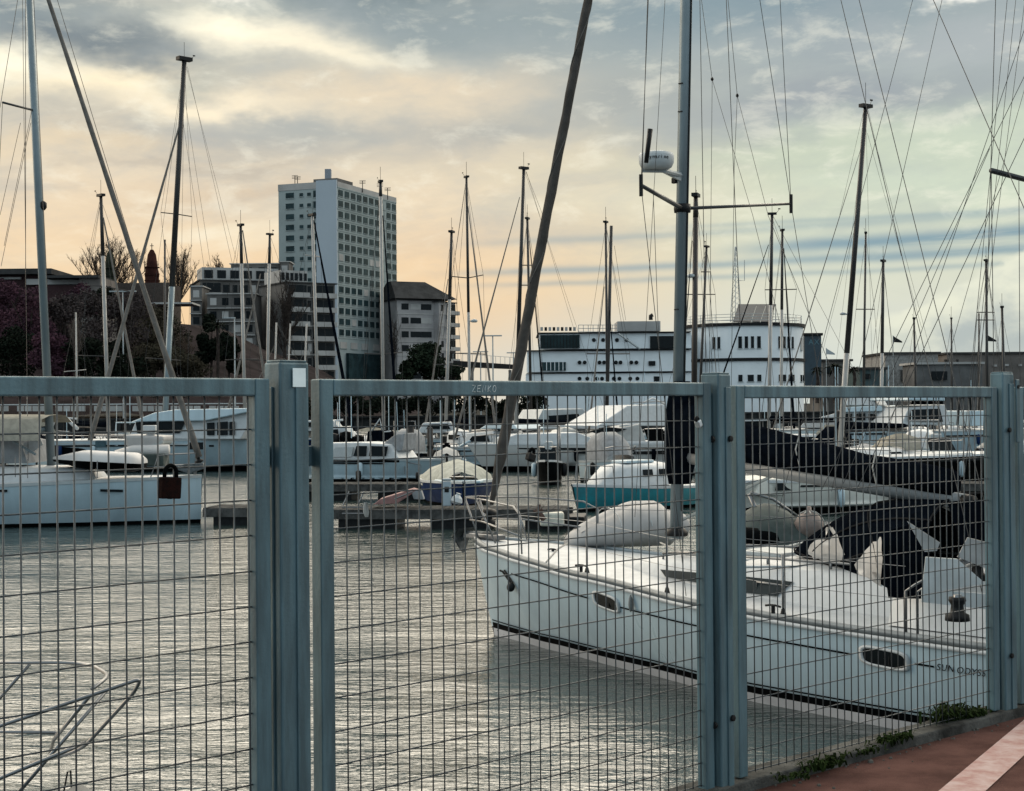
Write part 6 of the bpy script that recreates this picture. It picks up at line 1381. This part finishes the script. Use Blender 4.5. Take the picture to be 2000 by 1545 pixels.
# low concrete sheds on the right
def shed(label, x0, x1, y0, d, depth, m, roofm=ROOF, extra=()):
    a = flat(P((x0+x1)/2, 700, d)); root = thing('shed', label, 'shed', a, 0, 'low sheds along the right shore'); p, q_ = P(x0, y0, d), P(x1, y0, d)
    MB().box(V((0, depth/2, (p.z+.3)/2)), (q_.x-p.x, depth, p.z-.3)).build('wall', m, root); MB().box(V((0, depth/2, p.z+.16)), (q_.x-p.x+.8, depth+.8, .32)).build('roof', roofm, root)
    for x2, x3, ya, yb, mm, nm in extra:
        u, v = P(x2, yb, d-.3), P(x3, ya, d-.3); MB().box((u+v)/2-a+V((0, .1, 0)), (v.x-u.x, .3, v.z-u.z)).build(nm, mm, root)
shed('tall blank concrete shed right of the tall raked mast', 1729, 1832, 692, 240, 14, CONC, extra=((1760, 1800, 722, 745, WOOD, 'shutter_door'), (1812, 1828, 715, 727, GLASS, 'window')))
shed('long concrete shed with pale wall lamps behind the right post', 1850, 2120, 692, 250, 16, mat('brown concrete', (.15, .135, .125), .9, 0, .15, .3), extra=((1940, 1947, 712, 716, PALE, 'wall_lamp'), (1962, 1970, 711, 715, PALE, 'wall_lamp'), (1990, 1996, 711, 715, PALE, 'wall_lamp'), (1880, 1910, 712, 730, GLASS, 'window')))
shed('low pale shed with a bright roof between the two concrete sheds', 1790, 1918, 712, 225, 8, mat('grey shed', (.13, .13, .13), .9, 0, .2, .3), PALE, extra=((1845, 1852, 702, 711, DARK, 'roof_post'), (1868, 1872, 702, 711, DARK, 'roof_post'), (1820, 1850, 725, 742, GLASS, 'window')))
shed('small grey shed beside the blue sign tower', 1606, 1660, 706, 230, 10, PLAST2, extra=((1615, 1625, 716, 730, GLASS, 'window'),))
shed('low teal shed behind the plain black mast', 1680, 1730, 722, 215, 8, mat('teal grey shed', (.07, .10, .105), .9, 0, .2, .3), extra=((1690, 1700, 730, 740, GLASS, 'window'),))
# modern houses on the hillside, brick chimney towers
hv = thing('hillside_villa', 'low modern villa with broad flat roofs at the top of the left bank', 'villa', flat(P(60, 560, 215)), 0); hq = lambda x, y, d=215: P(x, y, d)-hv.location
def vb(x0, x1, y0, y1, d, dep, m, nm): a, b = hq(x0, y1, d), hq(x1, y0, d); MB().box((a+b)/2+V((0, dep/2, 0)), (b.x-a.x, dep, b.z-a.z)).build(nm, m, hv)
vb(-60, 100, 524, 536, 215, 12, ROOF, 'roof'); vb(-60, 95, 536.5, 690, 217, 8, mat('dark red render', (.05, .03, .032), .9), 'wall'); vb(85, 192, 537, 543, 213, 10, ROOF, 'roof'); vb(50, 155, 544, 556, 216, 7, PALE, 'window_band'); vb(88, 158, 556.5, 690, 215, 7, mat('dark red render', (.05, .03, .032)), 'wall'); vb(156, 196, 541, 690, 214, 9, mat('brown concrete', (.15, .135, .125)), 'chimney_block'); vb(-40, 40, 541, 546, 216.5, .5, PALE, 'window'); vb(196, 330, 552, 690, 228, 8, mat('dark render', (.06, .05, .045), .9), 'wall'); vb(290, 375, 590, 594, 222, 6, PALE, 'canopy')
for label, px, y0, y1, wpx, d in (('dark green-brown domed chimney tower left of the crossing sails', 215, 489, 560, 23, 262), ('red-brown domed chimney tower with a finial right of the crossing sails', 297, 487, 575, 27, 258)):
    b = flat(P(px, 560, d)); root = thing('chimney_tower', label, 'chimney tower', b, 0, 'pair of domed brick towers'); z0, z1 = zat(px, 700, d), zat(px, y0, d); r = wpx*d/FPX/2; m_ = BRICK if px > 250 else mat('mossy brick tower', (.025, .03, .022), .9, 0, .3, .6)
    MB().lathe((0, 0, z0), UZ, [(r*1.15, 0), (r, (z1-z0)*.45), (r, (z1-z0)*.75)], 14).build('shaft', m_, root)
    MB().lathe((0, 0, z0+(z1-z0)*.75+.003), UZ, [(r*1.04, 0), (r*1.04, .25), (r*.96, .8), (r*.86, r*1.1), (r*.6, (z1-z0)*.2), (r*.25, (z1-z0)*.245), (.03, (z1-z0)*.25)], 14).build('dome', m_, root, True)
    for k in range(9):
        zz = z0+(z1-z0)*(.35+.06*k); MB().lathe((0, 0, zz), UZ, [(r*1.10, 0), (r*1.10, .14)], 14).build('brick_course', m_, root)
    if px > 250: MB().tube([V((0, 0, z1)), V((0, 0, z1+1.0))], .07, 4).tube([V((-.3, 0, z1+.6)), V((.3, 0, z1+.6))], .06, 4).build('finial', DARK, root)
# footbridge and lamps
fb_ = thing('footbridge', 'dark footbridge deck between the evergreen and the club building', 'footbridge', flat(P(940, 712, 190)), 0); a, b = P(885, 704, 190)-fb_.location, P(1004, 712, 196)-fb_.location
MB().prism([a, b, b-UZ*.55, a-UZ*.75], (0, 2.4, 0)).build('deck', DARK, fb_)
q = MB().tube([a+UZ*.9, b+UZ*.9], .03, 4)
for i in range(14): p = a+(b-a)*i/13; q.tube([p, p+UZ*.9], .03, 4)
q.build('railing', GREY, fb_)
for f in (.3, .93): p = a+(b-a)*f+V((0, 1.2, -.7)); MB().tube([p, V((p.x, p.y, -.2))], .2, 8).build('pier', CONC, fb_)
def lamp(label, px, yt, yb, d, wpx, one=False):
    t, b = P(px, yt, d), P(px, yb, d); root = thing('street_lamp', label, 'street lamp', V((b.x, b.y, .2)), 0, 'T-shaped lamps along the far quay'); t = t-root.location; w_ = wpx*d/FPX/2
    MB().tube([V((0, 0, -.1)), V((0, 0, t.z))], .09, 7, .06).build('post', GREY, root)
    MB().box(V((-w_*.5 if one else 0, 0, t.z+.06)), (w_*(1.1 if one else 2), .25, .12)).build('lamp_head', GREY, root)
lamp('T-shaped lamp standing clear of the trees beside the footbridge', 963, 657, 745, 150, 36); lamp('smaller T-shaped lamp left of the footbridge lamp', 939, 688, 745, 190, 30); lamp('short T-shaped lamp near the club building corner', 1003, 690, 745, 185, 26); lamp('lamp with a single arm before the dark palms', 459, 622, 745, 150, 44, True)
lamp('pale lamp post behind the blue-grey canister on the bank', 241, 570, 745, 160, 52)
for label, px, py, d in (('small flag by the blue sign tower', 1622, 686, 180), ('black pennant over the concrete sheds', 1753, 662, 170), ('dark pennant near the right post', 1937, 660, 170)):
    t = P(px, py, d); root = thing('flag', label, 'flag', V((t.x, t.y, .2)), 0, 'flags above the far boats'); h = t.z-.2; MB().tube([V((-.5, 0, 0)), V((-.5, 0, h+.4))], .04, 5).build('pole', GREY, root); MB().loft([[V((-.48+.25*i, .05*math.sin(i*1.5), h+.35-.16*i-.0)), V((-.48+.25*i, .05*math.sin(i*1.5+.4), h-.35-.02*i))] for i in range(5)]).build('cloth', DARK if 'black' in label or 'dark' in label else GREY, root)
rl = thing('quay_railing', 'pale railing with white panels along the far left quay', 'railing', P(250, 800, 122), 0); o8 = rl.location.copy()
for i in range(36): 
    x = -20+i*15; a = P(x, 798, 121)-o8; MB().box(a, (.52, .05, .42)).build('panel', PALE, rl) if i == 0 else None
    if i == 0: pa_ = rl.children[0]; base_ = a
    elif i % 5 != 3: inst(pa_, rl, a-base_)
q = MB().tube([P(-30, 791, 121)-o8, P(520, 788, 121)-o8], .05, 5)
q.build('top_rail', GREY, rl)
# ============================================================ trees and shrubs
BARK = mat('bare bark', (.04, .033, .030), .9, 0, .25, 2); TWIG = mat('winter twigs', (.075, .055, .043), .9, 0, .25, 1)
def leaves(mb, c_, rx, ry, rz, n, size, rnd, shell=.55):
    for i in range(n):
        a, u = rnd.uniform(0, 6.283), rnd.uniform(-1, 1); rr = (shell+(1-shell)*rnd.random()); s = math.sqrt(1-u*u)
        p = c_+V((rx*rr*s*math.cos(a), ry*rr*s*math.sin(a), rz*rr*u)); d = V((rnd.gauss(0, 1), rnd.gauss(0, 1), rnd.gauss(0, 1))).normalized(); e = d.orthogonal().normalized(); l = size*rnd.uniform(.6, 1.5)
        k = len(mb.v); mb.v += [p-e*l*.35, p+d*l*.5, p+e*l*.35, p-d*l*.5]; mb.f.append((k, k+1, k+2, k+3))
def leafy(name, label, px, ytop, ybot, wpx, d, m, seed, group, n=2600, size=.28, lobes=9, bare=0, base_z=None):
    rnd = random.Random(seed); b = P(px, ybot, d); t = P(px, ytop, d); h = t.z-b.z; w_ = wpx*d/FPX
    root = thing(name, label, 'tree' if 'tree' in name or 'palm' in name else 'bush', b, 0, group)
    q = MB().tube([V((0, 0, -1.5)), V((.1, 0, h*.3)), V((.05, .1, h*.6))], w_*.035+.06, 7, .05)
    for i in range(5): a = rnd.uniform(0, 6.28); q.tube([V((.05, 0, h*rnd.uniform(.15, .4))), V((math.cos(a)*w_*.3, math.sin(a)*w_*.25, h*rnd.uniform(.5, .85)))], .06, 5, .02)
    q.build('trunk', BARK, root)
    c_ = MB(); q2 = MB()
    for i in range(lobes):
        a = rnd.uniform(0, 6.28); f = rnd.uniform(0, 1); zz = h*(.22+.62*f); rr = w_*.5*(1-.55*f)*rnd.uniform(.2, .75)
        cc = V((math.cos(a)*rr, math.sin(a)*rr, zz)); s = w_*rnd.uniform(.17, .29)
        leaves(c_, cc, s, s, min(s*.9, h*.2), n//lobes, size, rnd)
    tag(c_.build('crown', m, root), kind='stuff')
    return root
def bare(name, label, px, ytop, ybot, wpx, d, seed, limbs=15, m=TWIG, group='bare winter trees', tr=.2, thin=1.0, trunk=.22, fan=1.0, twigs=8):
    """bare tree: a short trunk, limbs fanning upward, branches and twigs in proportion to its real size"""
    rnd = random.Random(seed); b = P(px, ybot, d); h = P(px, ytop, d).z-b.z; w_ = wpx*d/FPX
    root = thing(name, label, 'tree', b, 0, group); tk, cr_ = MB(), MB()
    tk.tube([V((0, 0, -1)), V((.05*tr, 0, h*trunk*.6)), V((0, 0, h*trunk))], tr, 7, tr*.75)
    def run(p, v, l, r, n, mb, wob, lift):
        pts = [p]; q = p
        for i in range(n): v = (v+V((rnd.gauss(0, wob), rnd.gauss(0, wob), lift))).normalized(); q = q+v*(l/n); pts.append(q)
        mb.tube(pts, [r*(1-.8*i/n) for i in range(n+1)], 4 if r > .06 else 3, cap=False); return pts
    for i in range(limbs):
        a = rnd.uniform(0, 6.283); f = rnd.random()**.6; hx = w_*.5*f*fan
        tgt = V((math.cos(a)*hx, math.sin(a)*hx*.8, h*(1-.30*f*f)*rnd.uniform(.86, 1.0))); p0 = V((0, 0, h*trunk*rnd.uniform(.6, 1)))
        v = (tgt-p0); l = v.length; v.normalize(); v0 = (v+V((v.x, v.y, 0))*.35).normalized()
        pts = run(p0, v0, l, tr*.42, 7, tk if i < 4 else cr_, .05, .05)
        for k in range(twigs):
            t = rnd.uniform(.25, 1); q = pts[min(7, int(t*7))]; o_ = V((rnd.gauss(0, 1), rnd.gauss(0, 1), rnd.uniform(.1, 1.4))).normalized()
            vv = (v+o_*.9).normalized(); l2 = l*rnd.uniform(.16, .34)*(1.25-t*.6); bp = run(q, vv, l2, .045*thin, 4, cr_, .12, .08)
            for j in range(5):
                q2 = bp[rnd.randint(1, 4)]; o2_ = V((rnd.gauss(0, 1), rnd.gauss(0, 1), rnd.uniform(-.2, 1.2))).normalized(); tp_ = run(q2, (vv+o2_*.9).normalized(), l2*rnd.uniform(.3, .6), .026*thin, 3, cr_, .15, .08)
                for j2 in range(2): run(tp_[rnd.randint(1, 3)], (vv+V((rnd.gauss(0, 1), rnd.gauss(0, 1), rnd.gauss(.3, .6)))).normalized(), l2*rnd.uniform(.15, .3), .018*thin, 2, cr_, .1, .05)
    zm = max(q.z for q in cr_.v); xm = max(abs(q.x) for q in cr_.v); kz, kx = h/zm, w_*.5/xm
    for mb in (tk, cr_): mb.v = [V((q.x*kx, q.y*kx, q.z*kz)) for q in mb.v]
    tk.build('trunk', m if m is BARK else BARK, root); tag(cr_.build('crown', m, root), kind='stuff'); return root
bare('bare_tree', 'wide fan-shaped bare tree behind the left chimney tower', 212, 452, 600, 165, 268, 3, limbs=30, tr=.35, thin=1.4, trunk=.15, twigs=12)
bare('bare_tree', 'round twiggy bare tree right of the red-brown chimney tower', 350, 470, 640, 108, 262, 4, limbs=20, tr=.3, thin=1.3, trunk=.4, twigs=11)
bare('bare_tree', 'small bare tree behind the left end of the apartment block', 420, 494, 600, 46, 345, 5, limbs=10, tr=.25, thin=1.7, trunk=.5)
bare('bare_tree', 'tall dark bare tree standing before the apartment block balconies', 556, 512, 745, 105, 215, 6, limbs=20, m=BARK, tr=.38, thin=1.6, trunk=.38)
bare('bare_tree', 'little bare tree with a pale stem before the purple bank', 146, 610, 745, 45, 150, 7, limbs=12, m=mat('pale twigs', (.10, .08, .07), .9, 0, .2), tr=.08, thin=.8, trunk=.4)
bare('bare_tree', 'bare tree on the quay against the base of the tower', 770, 615, 745, 30, 190, 8, limbs=9, m=BARK, tr=.12, thin=.9, trunk=.35)
bare('bare_tree', 'bare tree leaning over the slope left of the dark palms', 352, 640, 745, 60, 180, 9, limbs=14, tr=.14, thin=1.0, trunk=.3)
PUR = mat('purple winter shrub', (.046, .022, .031), .9, 0, .4, .6, col2=(.03, .018, .024)); DKG = mat('dark evergreen leaves', (.010, .014, .010), .85, 0, .35, .8); OLV = mat('dull olive shrub', (.040, .036, .026), .9, 0, .35, .6); GRB = mat('grey brown shrub', (.05, .042, .042), .9, 0, .35, .6); EVG = mat('round evergreen leaves', (.014, .022, .014), .85, 0, .35, .8)
S_ = 'shrubs covering the left bank'
for i, (px, yt, yb, wp, d, m, nm, lb) in enumerate((
    (15, 538, 660, 130, 175, PUR, 'shrub', 'plum-coloured shrub at the top left under the villa roof'), (60, 556, 690, 130, 168, PUR, 'shrub', 'large plum-coloured shrub behind the nearest left mast'), (125, 562, 700, 130, 172, GRB, 'shrub', 'grey-brown shrub right of the nearest left mast'), (20, 630, 748, 120, 160, DKG, 'shrub', 'blackish shrub at the lower left corner of the bank'),
    (95, 650, 750, 120, 158, PUR, 'shrub', 'dark plum shrub low behind the nearest left mast'), (185, 560, 690, 130, 176, GRB, 'shrub', 'grey-brown shrub left of the slim dark-topped mast'), (165, 660, 750, 120, 158, DKG, 'shrub', 'blackish shrub low at the foot of the pole mast'), (245, 566, 700, 130, 180, GRB, 'shrub', 'grey-brown shrub below the gap between the chimney towers'),
    (235, 665, 750, 120, 160, DKG, 'shrub', 'blackish shrub low between the crossing furled sails'), (310, 575, 690, 130, 190, OLV, 'shrub', 'olive shrub below the red-brown chimney tower'), (300, 660, 750, 120, 162, OLV, 'shrub', 'dull olive shrub behind the thick pale mast foot'), (360, 665, 750, 110, 165, OLV, 'shrub', 'dull olive shrub left of the dark palms'), (150, 555, 620, 80, 196, PUR, 'shrub', 'plum shrub under the villa right end'), (205, 558, 640, 70, 205, DKG, 'shrub', 'dark shrub at the foot of the left chimney tower'))):
    leafy(nm, lb, px, yt, yb, wp, d, m, 20+i, S_, n=3200, size=.30)
leafy('evergreen_tree', 'black-green bushy tree before the left end of the apartment block', 412, 585, 748, 75, 200, DKG, 50, 'evergreens along the far quay', n=3600, size=.4)
leafy('evergreen_tree', 'dark evergreen beside the single-arm lamp', 446, 640, 748, 60, 196, DKG, 51, 'evergreens along the far quay', n=2200, size=.4)
leafy('evergreen_bush', 'broad round evergreen bush right of the tower foot', 828, 668, 752, 118, 190, EVG, 52, 'evergreens along the far quay', n=4200, size=.36, lobes=14)
leafy('evergreen_bush', 'lower evergreen bush left of the round one', 790, 700, 752, 50, 186, EVG, 53, 'evergreens along the far quay', n=1600, size=.34)
leafy('evergreen_bush', 'ragged evergreen bush falling away toward the footbridge', 885, 708, 752, 60, 188, EVG, 54, 'evergreens along the far quay', n=1500, size=.34)
eb = MB(); er = random.Random(5)
for i in range(34):
    px = 560+i*15+er.uniform(-6, 6); leaves(eb, P(px, 792+er.uniform(-10, 14), 131), .9, .8, .7, 260, .26, er)
tag(eb.build('undergrowth', DKG), kind='stuff')
def palm(label, px, yt, yb, wpx, d, seed):
    rnd = random.Random(seed); b = P(px, yb, d); h = P(px, yt, d).z-b.z; w_ = wpx*d/FPX*.5; root = thing('palm_tree', label, 'palm tree', b, 0, 'palms on the right shore')
    MB().tube([V((0, 0, -1)), V((.1, 0, h*.5)), V((0, 0, h*.75))], .22, 7, .16).build('trunk', BARK, root); c_ = MB()
    for i in range(26):
        a = rnd.uniform(0, 6.28); el_ = rnd.uniform(-.4, 1.2); prev = None; side = V((-math.sin(a), math.cos(a), 0))
        for k in range(6):
            t = k/5; p = V((math.cos(a)*w_*t*math.cos(el_*.6), math.sin(a)*w_*t*math.cos(el_*.6), h*.75+w_*(math.sin(el_)*t-.55*t*t))); wd = .16*(1-t*.8)
            row = [p-side*wd-UZ*wd*.6, p, p+side*wd-UZ*wd*.6]; kk = len(c_.v); c_.v += row
            if prev is not None: c_.f += [(prev, prev+1, kk+1, kk), (prev+1, prev+2, kk+2, kk+1)]
            prev = kk
    tag(c_.build('crown', DKG, root), kind='stuff')
palm('larger dark palm just right of the blue sign tower', 1630, 698, 770, 44, 165, 1); palm('smaller dark palm right of the tall raked mast foot', 1668, 704, 770, 26, 172, 2)
palm('dark palm standing before the blue sign tower', 1596, 706, 770, 30, 172, 5); palm('broad dark palm beside the evergreen on the bank', 425, 600, 745, 60, 185, 6)
